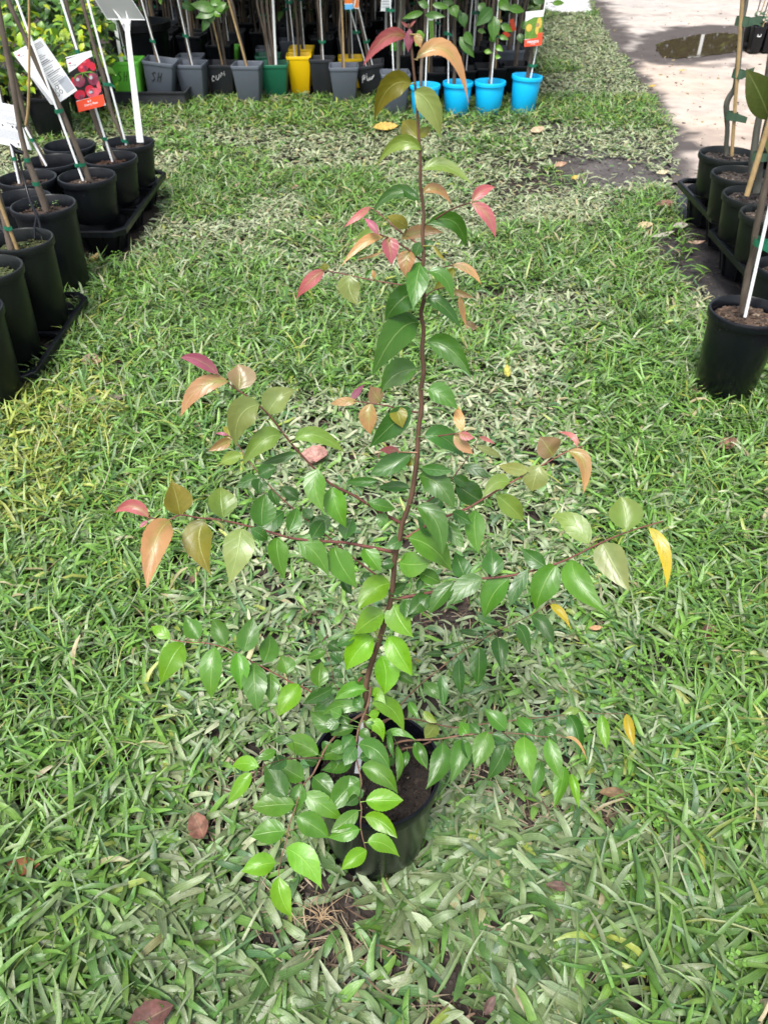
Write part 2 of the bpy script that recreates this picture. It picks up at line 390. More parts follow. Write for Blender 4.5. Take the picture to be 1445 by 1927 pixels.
def pc(x, y):
    n1 = fbm(x * 1.7, y * 1.7, 12); n2 = fbm(x * 6, y * 6, 14)
    dry = np.array([.50, .405, .335]); wet = np.array([.082, .070, .066]); ash = np.array([.47, .445, .425])
    k = sstep(8.5, 10, y)[..., None] * .5 + sstep(.45, .7, n1)[..., None] * .3
    c = dry * (1 - k) + ash * k
    c = c * (.80 + .32 * n2[..., None]) * (.92 + .16 * fbm(x * 21, y * 15, 15)[..., None]); st = sstep(.60, .72, fbm(x * 3.1 + 5, y * 2.3, 17))[..., None]; c = c * (1 - .22 * st)
    e = dpoly(x, y, path_edge, False) + (n2 - .5) * .35
    wd = .16 + .12 * sstep(8, 10, y) + .25 * (y < 5)
    wm = 1 - sstep(wd * .7, wd * 1.5, e)
    din = dpoly(x, y, DAMP); ins = inpoly(x, y, DAMP); sd_ = np.where(ins, -din, din) + (n2 - .5) * .28
    wm = np.maximum(wm, 1 - sstep(-.03, .12, sd_))
    p2 = 1 - sstep(.2, .55, np.hypot((x - gp(1330, 125).x) / 1.0, (y - gp(1330, 125).y) / .3) + (n2 - .5)); wm = np.maximum(wm, p2 * .6)
    wm = np.maximum(wm, .85 * (1 - sstep(4.3, 5.0, y + (n1 - .5) * 1.2)))
    w_ = wm[..., None]; return c * (1 - w_) + wet * (.8 + .4 * n2[..., None]) * w_
sheet('path', np.arange(1.2, 14, .06), np.arange(3.5, 21.9, .06), pz, pc, M['pathm'], lambda x, y: inpoly(x + (fbm(x * 8, y * 8, 6) - .5) * .12, y, PATH))
def flat(name, poly, z, mat, kind='structure', cent=None):
    mb = MB(); c = Vector((sum(p[0] for p in poly) / len(poly), sum(p[1] for p in poly) / len(poly), 0)); 
    pts = []
    for i in range(len(poly)):
        a, b = poly[i], poly[(i + 1) % len(poly)]
        for k in range(6):
            t = k / 6; q = Vector((a[0] * (1 - t) + b[0] * t, a[1] * (1 - t) + b[1] * t, 0)); d = (q - c)
            pts.append(c + d * (1 + .10 * (random.random() - .5)))
    n_ = len(pts); mb.add([(c.x, c.y, z)] + [(q.x, q.y, z) for q in pts], [(0, 1 + i, 1 + (i + 1) % n_) for i in range(n_)], 0)
    return obj(name, mb, mat, kind=kind, smooth=False)
flat('puddle', PUD, .0085, M['water'])
mb = MB(); mb.add([(x, y, .001) for x, y in GRAV], [tuple(range(len(GRAV)))], 0, (.55, .56, .58))
gv = obj('gravel', mb, M['stone'], kind='structure', smooth=False)
mb = MB()
for i in range(1500):
    px = random.uniform(1012, 1112); py = random.uniform(-12, 30) ; q = gp(px, py)
    if not inpoly(np.array([q.x]), np.array([q.y]), GRAV)[0]: continue
    s = random.uniform(.012, .034); g = random.uniform(.4, .8)
    vs = [Vector((random.uniform(.6, 1) * a, random.uniform(.6, 1) * b, random.uniform(.4, .7) * e)) * s for e in (-1, 1) for b in (-1, 1) for a in (-1, 1)]
    rm = Matrix.Rotation(random.random() * 6, 3, 'Z')
    mb.add([rm @ v + q for v in vs], [(0, 2, 3, 1), (4, 5, 7, 6), (0, 1, 5, 4), (2, 6, 7, 3), (0, 4, 6, 2), (1, 3, 7, 5)], 0, (g, g, g * 1.03))
obj('gravel_stones', mb, M['stone'], kind='stuff')
mb = MB()
for i in range(900):
    q = gp(random.uniform(1120, 1460), random.uniform(0, 400) ** 1.0)
    if not inpoly(np.array([q.x]), np.array([q.y]), PATH)[0] or inpoly(np.array([q.x]), np.array([q.y]), PUD)[0]: continue
    s = random.choice([.004, .005, .006, .008, .011, .018]); cc_ = random.choice([(.30, .25, .21), (.16, .12, .09), (.42, .37, .32), (.10, .08, .07), (.34, .28, .14)])
    zz_ = float(pz(np.array([q.x]), np.array([q.y]))[0])
    mb.box((q.x, q.y, zz_ + s * .2), (s * random.uniform(.6, 1.8), s * random.uniform(.5, 1), s * .5), 0, random.random() * 6.28, cc_)
obj('path_grit', mb, M['stone'], kind='stuff', smooth=False)
mat_px = [(1262, 372), (1320, 362), (1345, 400), (1345, 425), (1278, 420)]
flat('weed_mat', [tuple(gp(*p)[:2]) for p in mat_px], .016, M['charcoal'])

# ------------------------------------------------------------------ grass (one mass)
def blades(name, x, y, z0, az_, L, Wd, e0, k, roll, col, tipcol, segs, mat, three=True):
    n_ = len(x); t = np.linspace(0, 1, segs + 1)[None, :]
    e = e0[:, None] - k[:, None] * t; dt = 1 / segs
    em = (e[:, 1:] + e[:, :-1]) / 2
    h = np.concatenate([np.zeros((n_, 1)), np.cumsum(np.cos(em), 1) * dt], 1) * L[:, None]
    z = np.concatenate([np.zeros((n_, 1)), np.cumsum(np.sin(em), 1) * dt], 1) * L[:, None]
    z = z + .08 * L[:, None] * np.sin(t * 5 + RS.rand(n_, 1) * 6.28) * t
    z = z0[:, None] + np.maximum(z, -z0[:, None] + .002 + .01 * t * RS.rand(n_, 1))
    bend = (RS.rand(n_, 1) - .5) * .9 * t
    ca, sa = np.cos(az_[:, None] + bend), np.sin(az_[:, None] + bend)
    P = np.stack([x[:, None] + h * ca, y[:, None] + h * sa, z], -1)
    prof = np.minimum(1, .62 + 1.5 * t) * np.sqrt(np.clip(1 - t ** 4.5, 0, 1)) * (1 - .18 * t); prof[:, -1] = .16; prof = prof * (.9 + .2 * RS.rand(n_, segs + 1))
    tw = roll[:, None] * (.6 + .8 * t)
    side = np.stack([-sa * np.cos(tw), ca * np.cos(tw), np.sin(tw)], -1)
    off = side * (Wd[:, None] / 2 * prof)[..., None]
    up = np.zeros_like(P); up[..., 2] = (Wd[:, None] * .16 * prof)
    if three:
        V = np.stack([P - off + up, P, P + off + up], 2); m_ = 3
    else:
        V = np.stack([P - off, P + off], 2); m_ = 2
    r_ = segs + 1
    b = (np.arange(n_) * r_ * m_)[:, None, None] + (np.arange(segs) * m_)[None, :, None] + np.arange(m_ - 1)[None, None, :]
    q = np.stack([b, b + 1, b + m_ + 1, b + m_], -1).reshape(-1, 4)
    C = col[:, None, None, :] * (1 - t[..., None, None]) + tipcol[:, None, None, :] * t[..., None, None]
    C = np.broadcast_to(C, V.shape).copy() * (.86 + .28 * RS.rand(*V.shape[:3], 1))
    if three: C[:, :, 1, :] *= 1.12
    me = bpy.data.meshes.new(name)
    ul = np.broadcast_to(np.linspace(0, 1, m_), V.shape[:3]).reshape(-1)
    fillmesh(me, V.reshape(-1, 3), q, C.reshape(-1, 3), True, ul); me.materials.append(mat)
    o = bpy.data.objects.new(name, me); COL.objects.link(o); o['kind'] = 'stuff'; return o

def grassfield(name, y0, y1, dens, segs, three, wscale):
    xm = lambda yy: .53 * (yy * cP + (CAMH) * sP) + .25
    A = 0; X = []; Y = []
    nrow = int((y1 - y0) / .05) + 1
    for i in range(nrow):
        ya = y0 + i * (y1 - y0) / nrow; w_ = xm(ya); c = int(dens * 2 * w_ * (y1 - y0) / nrow)
        m_ = max(1, c // 6); X.append(np.repeat(RS.uniform(-w_, w_, m_), 6)); Y.append(np.repeat(RS.uniform(ya, ya + (y1 - y0) / nrow, m_), 6))
    x = np.concatenate(X); y = np.concatenate(Y); TA = np.repeat(RS.rand(len(x) // 6) * 6.28, 6) + np.tile(np.arange(6) * 2.4, len(x) // 6) + RS.randn(len(x)) * .45; TC = np.repeat(RS.rand(len(x) // 6), 6)
    sp = np.where(RS.rand(len(x)) < .3, .03, .006); x = x + RS.randn(len(x)) * sp; y = y + RS.randn(len(y)) * sp
    cl = fbm(x * 16, y * 16, 21)                       # clumps
    keep = RS.rand(len(x)) < np.clip(.35 + 1.5 * cl, 0, 1) * (1 - bare(x, y) * .97)
    pe = dpoly(x, y, path_edge, False) + (fbm(x * 6, y * 6, 31) - .5) * .16
    keep &= ~inpoly(x, y, PATH) | ((pe < .05) & (y > 4.9))
    keep &= ~inpoly(x, y, GRAV)
    keep &= ~((x > 1.22 + .06 * (fbm(x * 7, y * 7, 2) - .5)) & (y > 3.0) & (y < 5.0) & (x > 1.75 - .17 * (5 - y)))
    keep &= np.hypot(x - PX, y - PY) > .098
    keep &= ~((y > 7.25) & (x < .13 * y + .35))       # under the plant rows
    keep &= ~((x < -1.29) & (y > 2.5) & (y < 3.19)) & ~((x < -1.25) & (y > 3.68) & (y < 4.7))
    x, y, TA, TC = x[keep], y[keep], TA[keep], TC[keep]; n_ = len(x)
    lushL = sstep(-.02, .35, -x - .28 + .25 * (fbm(x * 1.3, y * 1.3, 41) - .5)) * (1 - sstep(3.4, 4.2, y))
    lushR = sstep(0, .3, x - .30 - .08 * y + .3 * (fbm(x * 1.4, y * 1.4, 42) - .5)) * (1 - sstep(2.6, 3.4, y))
    near = 1 - sstep(.55, .95, y)
    lush = np.clip(np.maximum(lushL, lushR) + .9 * sstep(.56, .72, fbm(x * 1.1, y * 1.1, 47)) * (y > 1.4), 0, 1)
    back = sstep(5.9, 6.5, y) * (1 - sstep(7.1, 7.4, y)); lush = np.maximum(lush, back * .9)
    lush *= np.where(y < .75, .85, 1)
    u = RS.rand(n_)
    L = (.032 + .034 * RS.rand(n_)) * (1 + .55 * near) * (1 + .75 * lush)
    L *= 1 - .10 * near
    Wd = (.0072 + .0068 * RS.rand(n_)) * (1 + .34 * near) * (1 - .20 * lush) * wscale
    thin = RS.rand(n_) < .22 + .15 * lush; Wd[thin] *= .45; L[thin] *= 1.2
    e0 = R(8) + R(40) * RS.rand(n_) ** 1.2 + lush * R(26) * RS.rand(n_)
    k = R(15) + R(85) * RS.rand(n_) ; roll = (RS.rand(n_) - .5) * 1.3
    # colour: fresh green where lush, dull grey-green where walked and mown, straw here and there
    pal = dict(fresh=(.145, .310, .040), mid=(.090, .215, .038), deep=(.050, .145, .028), dull=(.182, .262, .104), grey=(.235, .295, .158), pale=(.39, .43, .26), teal=(.070, .165, .060), yel=(.30, .36, .06), straw=(.38, .33, .18))
    pal = {a: np.array(b) for a, b in pal.items()}
    far = sstep(2.8, 4.6, y)
    pl = lush[:, None]
    choice = np.where(RS.rand(n_) < .45, TC, RS.rand(n_))
    c = np.where((choice < .34)[:, None], pal['dull'], np.where((choice < .6)[:, None], pal['grey'], np.where((choice < .8)[:, None], pal['mid'], np.where((choice < .92)[:, None], pal['teal'], pal['fresh']))))
    cl2 = np.where((choice < .55)[:, None], pal['fresh'], np.where((choice < .76)[:, None], pal['mid'], np.where((choice < .84)[:, None], pal['deep'], np.where((choice < .95)[:, None], pal['dull'], pal['yel']))))
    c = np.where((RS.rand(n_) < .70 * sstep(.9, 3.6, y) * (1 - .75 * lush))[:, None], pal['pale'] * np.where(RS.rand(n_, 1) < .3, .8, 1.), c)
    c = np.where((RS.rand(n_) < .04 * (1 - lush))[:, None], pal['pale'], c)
    pick = (RS.rand(n_) < lush * .85)[:, None]
    c = np.where(pick, cl2, c)
    yz = np.maximum(1 - sstep(.5, 1.3, np.hypot((x + 1.2) / .32, (y - 2.12) / .5) + (fbm(x * 8, y * 8, 61) - .5)), 0) * 1.3 + .7 * sstep(.55, .8, fbm(x * 1.6, y * 1.6, 60)) * sstep(-.9, -1.3, x) * (y < 3.2)
    c = np.where((RS.rand(n_) < .45 * yz + .008 + .08 * back)[:, None], pal['yel'], c)
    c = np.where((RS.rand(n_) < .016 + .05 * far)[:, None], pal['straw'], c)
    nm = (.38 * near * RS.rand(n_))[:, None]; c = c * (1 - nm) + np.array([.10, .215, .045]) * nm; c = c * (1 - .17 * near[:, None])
    c = c * (.75 + .5 * RS.rand(n_)[:, None]) * (1 + .1 * (RS.rand(n_, 3) - .5))
    tipc = c * .85 + np.where((RS.rand(n_) < .35)[:, None], pal['straw'], pal['dull']) * .15
    z0 = .001 + .012 * RS.rand(n_) + .012 * lush * RS.rand(n_)
    print(name, n_)
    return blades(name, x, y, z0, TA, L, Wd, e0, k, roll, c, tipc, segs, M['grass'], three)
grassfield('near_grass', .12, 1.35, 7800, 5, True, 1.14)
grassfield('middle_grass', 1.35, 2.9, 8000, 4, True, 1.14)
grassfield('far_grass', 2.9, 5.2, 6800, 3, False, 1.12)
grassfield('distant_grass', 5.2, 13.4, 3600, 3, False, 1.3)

# dead straw and bits lying on the bare soil
def straw(nn):
    xs, ys = [], []
    while len(xs) < nn:
        cx, cy, a, b, s = random.choice(BW); xs.append(cx + random.gauss(0, a * .8)); ys.append(cy + random.gauss(0, b * .8))
    x = np.array(xs + list(RS.uniform(-1.2, 1.4, 2600))); y = np.array(ys + list(RS.uniform(.3, 4.5, 2600)))
    ok = (np.hypot(x - PX, y - PY) > .11); x, y = x[ok], y[ok]; n_ = len(x)
    c = np.array([.30, .24, .16]) * (.5 + .9 * RS.rand(n_)[:, None]); b = RS.rand(n_) < .35; c[b] = np.array([.13, .085, .055]) * (.6 + .8 * RS.rand(b.sum())[:, None])
    return blades('dry_grass', x, y, .001 + .012 * RS.rand(n_), RS.rand(n_) * 6.28, .02 + .05 * RS.rand(n_), .0015 + .004 * RS.rand(n_) ** 2, R(25) * RS.rand(n_), R(40) * RS.rand(n_), (RS.rand(n_) - .5) * 2, c, c * 1.1, 3, M['dryg'], False)
straw(1900)
# soil crumbs on the bare patches
mb = MB()
for i in range(2600):
    cx, cy, a, b, s = random.choice(BW); x = cx + random.gauss(0, a * .6); y = cy + random.gauss(0, b * .6)
    if math.hypot(x - PX, y - PY) < .11: continue
    r = random.uniform(.002, .007) * (1 + (random.random() < .05)); g = random.uniform(.5, 1.4)
    z = float(gz(np.array([x]), np.array([y]))[0])
    vs = [Vector((random.uniform(.5, 1) * a_, random.uniform(.5, 1) * b_, random.uniform(.4, .8) * e_)) * r + Vector((x, y, z + r * .3)) for e_ in (-1, 1) for b_ in (-1, 1) for a_ in (-1, 1)]
    mb.add(vs, [(4, 5, 7, 6), (0, 1, 5, 4), (2, 6, 7, 3), (0, 4, 6, 2), (1, 3, 7, 5)], 0, (.075 * g, .06 * g, .052 * g))
obj('soil_crumbs', mb, M['ground'], kind='stuff', smooth=False)
# small clover patches between the blades
mb = MB()
for px, py, cnt, rad in [(1330, 1120, 26, .06), (1290, 725, 14, .06), (1230, 1260, 18, .05), (155, 1628, 10, .03), (1370, 1870, 16, .05), (1180, 1290, 14, .05), (1400, 900, 14, .06), (1210, 1540, 10, .04), (220, 500, 14, .06), (140, 555, 12, .06), (90, 700, 10, .06)]:
    q = gp(px, py)
    for i in range(cnt):
        a = random.random() * 6.28; r = rad * math.sqrt(random.random()); c = Vector((q.x + r * math.cos(a), q.y + r * math.sin(a), random.uniform(.035, .06)))
        mb.tube([(c.x, c.y, 0), c], .0006, 3, 0, (.15, .3, .06), cap=False)
        a0 = random.random() * 6.28
        for k in range(3):
            an = a0 + k * 2.09; d = Vector((math.cos(an), math.sin(an), .25)) ; s_ = Vector((-math.sin(an), math.cos(an), 0)); l = random.uniform(.006, .010)
            g = random.uniform(.8, 1.3)
            mb.add([c, c + d * l * .6 + s_ * l * .55, c + d * l, c + d * l * .6 - s_ * l * .55], [(0, 1, 2, 3)], 0, (.16 * g, .33 * g, .05 * g))
obj('clover', mb, M['grass'], kind='stuff')

# ------------------------------------------------------------------ leaf shape shared by everything leafy
def leaf_mesh(mb, B, T, wid, nrm, ctrl=None, fold=.22, bow=.08, segs=10, serr=.05, ovate=.38, uvm=True, col=None, curl=0, sharp=1.15):
    B, T = Vector(B), Vector(T); L = (T - B).length
    Mid = Vector(ctrl) if ctrl is not None else (B + T) / 2
    C1 = Mid * 2 - (B + T) / 2
    vs, uv = [], []; wa, wf, wp, tw = (random.uniform(.02, .10) if segs > 12 else .03), random.uniform(5, 11), random.random() * 6.28, (random.uniform(-.5, .5) if segs > 12 else 0)
    pk = (ovate ** .78) * ((1 - ovate) ** sharp)
    for i in range(segs + 1):
        t = i / segs
        p = B * (1 - t) ** 2 + C1 * 2 * t * (1 - t) + T * t * t
        tg = ((C1 - B) * (1 - t) + (T - C1) * t).normalized()
        sd_ = nrm.cross(tg).normalized()
        pr = (t ** .78) * ((1 - t) ** sharp) / pk if 0 < t < 1 else 0
        pr = max(pr, .03)
        h = wid / 2 * pr
        se = 1 + (serr if i % 2 else -serr) * (0 < t < .97)
        nn = nrm * (bow * L * math.sin(math.pi * t) - curl * L * t * t)
        for u in (-1, -.5, 0, .5, 1):
            a = abs(u); hh = h * u * (se if a == 1 else 1)
            vs.append(p + sd_ * hh + nn + nrm * (fold * abs(hh) + wa * wid * pr * a * math.sin(wf * t + wp + (1.3 if u > 0 else 0)) * .5 + tw * t * hh)); uv.append((.5 + u * .5 , t))
    fs = [(i * 5 + j, i * 5 + j + 1, i * 5 + j + 6, i * 5 + j + 5) for i in range(segs) for j in range(4)]
    mb.add(vs, fs, 0, col, uv)

# ------------------------------------------------------------------ the potted sapling in the middle
sap = thing('potted_sapling', 'young glossy green tree with pink new tips in a shiny black pot, middle of lawn', 'potted tree', (PX, PY, 0))
mb = MB()
HP = .257
mb.lathe([(.0, .002), (.090, .002), (.094, .006), (.099, .05), (.113, HP - .03), (.1135, HP - .028), (.1175, HP - .026), (.119, HP - .005), (.118, HP), (.113, HP), (.1115, HP - .004), (.109, HP - .05), (.105, HP - .10)], (PX, PY, 0), 56)
pot = obj('pot', mb, M['navy'], sap, sharp=50)
def soil_fill(cx, cy, z, r, nchip, parent, tone=(.05, .036, .028), chip=.010, sq=False, rot=0):
    mb = MB(); k = 14; vs = [(cx, cy, z + .004)]; fs = []
    rings = 4
    for i in range(1, rings + 1):
        for j in range(k):
            a = 2 * math.pi * j / k; rr = r * i / rings
            m_ = 1 / max(abs(math.cos(a)), abs(math.sin(a))) if sq else 1
            vs.append((cx + rr * m_ * math.cos(a), cy + rr * m_ * math.sin(a), z + random.uniform(-.004, .005)))
    fs = [(0, 1 + j, 1 + (j + 1) % k) for j in range(k)]
    for i in range(rings - 1):
        for j in range(k): a, b = 1 + i * k + j, 1 + i * k + (j + 1) % k; fs.append((a, a + k, b + k, b))
    mb.add(vs, fs, 0, tone)
    for i in range(nchip):
        a = random.random() * 6.28; rr = r * .97 * math.sqrt(random.random()); g = random.uniform(.3, 1.5)
        s_ = chip * random.uniform(.4, 1.3); c = (tone[0] * g * 1.2, tone[1] * g * 1.1, tone[2] * g)
        if random.random() < .06: c = (.28, .22, .16)
        mm = Matrix.Rotation(random.random() * 6.28, 3, 'Z') @ Matrix.Rotation(random.uniform(-.6, .6), 3, 'X') @ Matrix.Rotation(random.uniform(-.5, .5), 3, 'Y')
        mb.box((cx + rr * math.cos(a), cy + rr * math.sin(a), z + .004), (s_, s_ * random.uniform(.3, .7), s_ * .25), 0, 0, c, mm)
    return obj('soil', mb, M['soilc'], parent, smooth=False, kind='stuff')
soil_fill(PX, PY, HP - .045, .106, 420, sap, (.030, .022, .018), .009)

ZT = dict(A=(520, 20, .3114), B=(200, 560, .38754), C=(640, 560, .4429), D=(260, 1080, .41522), E=(760, 1080, .33218), F=(400, 1260, .34602), W=(0, 0, 1))
def zp(z, x, y): o_ = ZT[z]; return (o_[0] + x * o_[2], o_[1] + y * o_[2])
TY = .765                                          # distance of the trunk
BR = {}                                            # branch: zoom, points, dy start, dy end, r0, r1
BR['T'] = ('W', [(700, 1452), (690, 1370), (688, 1300), (697, 1255), (712, 1210), (724, 1170), (735, 1130), (740, 1090), (743, 1050), (752, 1012), (757, 985), (768, 955), (776, 925), (781, 890), (785, 860), (786, 830), (789, 795), (793, 770), (792, 735), (797, 700), (794, 660), (797, 620), (792, 590), (798, 560), (795, 520), (797, 480), (795, 440), (797, 400), (791, 345), (791, 300), (787, 240), (783, 180), (778, 130), (771, 60), (768, 45)], .0, -.02, .0066, .0010)
BR['a1'] = ('A', [(895, 1295), (960, 1260), (1060, 1200), (1175, 1160)], 0, -.05, .0012, .0008)
BR['a2'] = ('A', [(875, 1425), (800, 1370), (740, 1330), (660, 1260), (590, 1200)], 0, .06, .0014, .0008)
BR['a2b'] = ('A', [(875, 1510), (790, 1440), (700, 1385), (620, 1350)], 0, -.05, .0014, .0008)
BR['a3'] = ('A', [(885, 1690), (770, 1660), (640, 1640), (510, 1615), (400, 1590), (290, 1570)], 0, .04, .0012, .0007)
BR['a4'] = ('A', [(890, 1620), (940, 1570), (1065, 1538)], 0, .05, .001, .0007)
BR['a5'] = ('A', [(890, 1740), (950, 1690), (1070, 1672), (1120, 1730)], 0, .08, .001, .0006)
BR['b1'] = ('B', [(1440, 1100), (1330, 1040), (1200, 960), (1090, 905), (1010, 830), (900, 710), (790, 570), (700, 490), (640, 450), (580, 405), (545, 375)], 0, -.03, .0030, .0010)
BR['b2'] = ('B', [(1370, 1390), (1220, 1280), (1050, 1140), (890, 1010), (780, 900), (690, 790), (630, 700), (595, 670)], .01, .16, .0020, .0008)
BR['b3'] = ('B', [(1395, 1235), (1270, 1210), (1160, 1190), (1090, 1185), (910, 1170), (750, 1125), (560, 1080), (450, 1070), (360, 1055), (300, 1080), (205, 1068)], 0, -.07, .0032, .0011)
BR['c7'] = ('C', [(330, 488), (260, 478), (200, 460), (130, 450), (60, 440)], 0, -.03, .0016, .0008)
BR['c10'] = ('C', [(345, 595), (420, 587), (500, 577)], 0, -.03, .0014, .0009)
BR['c11'] = ('C', [(320, 900), (380, 860), (450, 800), (540, 680), (590, 592)], .01, .15, .0016, .0007)
BR['c20'] = ('C', [(275, 1025), (330, 990), (380, 960), (450, 930), (540, 895), (600, 860), (700, 800), (790, 750), (880, 700), (960, 655), (1030, 632)], 0, .10, .0030, .0010)
BR['c21'] = ('C', [(225, 1285), (300, 1268), (400, 1248), (500, 1212), (590, 1195), (700, 1185), (800, 1165), (920, 1130), (1010, 1090), (1100, 1045), (1220, 995), (1370, 950)], 0, -.05, .0034, .0010)
BR['d1'] = ('D', [(1010, 470), (930, 560), (860, 580), (760, 520), (690, 490), (590, 435), (520, 400), (430, 350), (320, 315), (230, 310), (145, 297)], 0, .03, .0026, .0009)
BR['d2'] = ('D', [(950, 560), (890, 500), (875, 420), (850, 345)], .02, .12, .0012, .0006)
BR['e1'] = ('E', [(-190, 900), (-60, 800), (0, 720), (100, 620), (200, 540), (340, 430), (500, 340), (640, 270), (760, 210), (850, 150)], .02, .22, .0022, .0008)
BR['e2'] = ('E', [(-190, 1010), (-60, 965), (0, 945), (100, 940), (200, 935), (320, 915), (440, 905), (560, 900), (700, 910), (800, 925), (860, 910), (915, 930)], 0, -.05, .0032, .0010)
BR['e2b'] = ('E', [(-180, 1060), (-90, 1035), (0, 990), (70, 980), (150, 950)], .0, -.02, .0026, .0018)
BR['e2c'] = ('E', [(560, 900), (640, 960), (760, 1050), (840, 1080), (945, 1130)], -.035, .0, .0014, .0008)
BR['e3'] = ('E', [(-190, 860), (-60, 815), (0, 820), (100, 830), (280, 870), (450, 850), (700, 820), (900, 800), (1000, 775), (1080, 790), (1260, 793)], .01, .10, .0024, .0008)
BR['f1'] = ('F', [(860, 95), (845, 190), (800, 300), (785, 370), (775, 440), (785, 500), (800, 560), (810, 620), (795, 680), (810, 760), (805, 860), (835, 985)], -.005, -.20, .0030, .0010)
BR['f2'] = ('F', [(815, 240), (740, 290), (680, 350), (620, 420), (578, 505), (545, 570), (500, 620), (470, 690), (455, 740), (420, 840), (405, 920), (370, 1040), (358, 1125)], -.005, -.25, .0032, .0010)
BR['f3'] = ('F', [(600, 480), (480, 482), (380, 490), (290, 520), (212, 575)], -.07, -.20, .0018, .0008)
BPTS = {}
for kk, (z, pts, d0, d1, r0, r1) in BR.items():
    pp = [zp(z, *p) for p in pts]; acc = [0]
    for a, b in zip(pp, pp[1:]): acc.append(acc[-1] + math.hypot(b[0] - a[0], b[1] - a[1]))
    # more points for roundness
    P3 = []; RR = []
    for i in range(len(pp)):
        t = acc[i] / acc[-1]; P3.append((pp[i], TY + d0 + (d1 - d0) * t ** 1.2)); RR.append((r0 + (r1 - r0) * t ** .62) * (.9 if kk == 'T' else .78))
    BPTS[kk] = (P3, RR)
BOBJ = {}
def catmull(P, R_, sub=3):
    out = []; rr = []
    for i in range(len(P) - 1):
        p0, p1, p2, p3 = P[max(i - 1, 0)], P[i], P[i + 1], P[min(i + 2, len(P) - 1)]
        for k in range(sub):
            t = k / sub
            out.append(.5 * ((2 * p1) + (p2 - p0) * t + (2 * p0 - 5 * p1 + 4 * p2 - p3) * t * t + (3 * p1 - p0 - 3 * p2 + p3) * t ** 3)); rr.append(R_[i] * (1 - t) + R_[i + 1] * t)
    return out + [P[-1]], rr + [R_[-1]]
for kk, (P3, RR) in BPTS.items():
    P = [at(px, py, y) for (px, py), y in P3]; P, rr = catmull(P, RR)
    mb = MB(); mb.tube(P, rr, 8)
    if kk == 'T': BOBJ[kk] = obj('trunk', mb, M['barkr'], sap)
    else: BOBJ[kk] = obj('branch', mb, M['barkr'] if kk[0] in 'ef' else M['twig'], sap)
def near_branch(kk, px, py):
    P3 = BPTS[kk][0]; best = None
    for (a, ya), (b, yb) in zip(P3, P3[1:]):
        l2 = (b[0] - a[0]) ** 2 + (b[1] - a[1]) ** 2 + 1e-9; t = max(0, min(1, ((px - a[0]) * (b[0] - a[0]) + (py - a[1]) * (b[1] - a[1])) / l2))
        q = (a[0] + (b[0] - a[0]) * t, a[1] + (b[1] - a[1]) * t); d = math.hypot(px - q[0], py - q[1])
        if best is None or d < best[0]: best = (d, q, ya + (yb - ya) * t)
    return best
LC = dict(G=(.055, .165, .016), D=(.036, .120, .016), L=(.120, .300, .008), P=(.215, .27, .075), O=(.195, .195, .018), B=(.42, .245, .10), R=(.42, .115, .125), Y=(.40, .32, .015), M=(.34, .095, .16), K=(.26, .17, .09), H=(.080, .225, .016), Q=(.155, .245, .04))
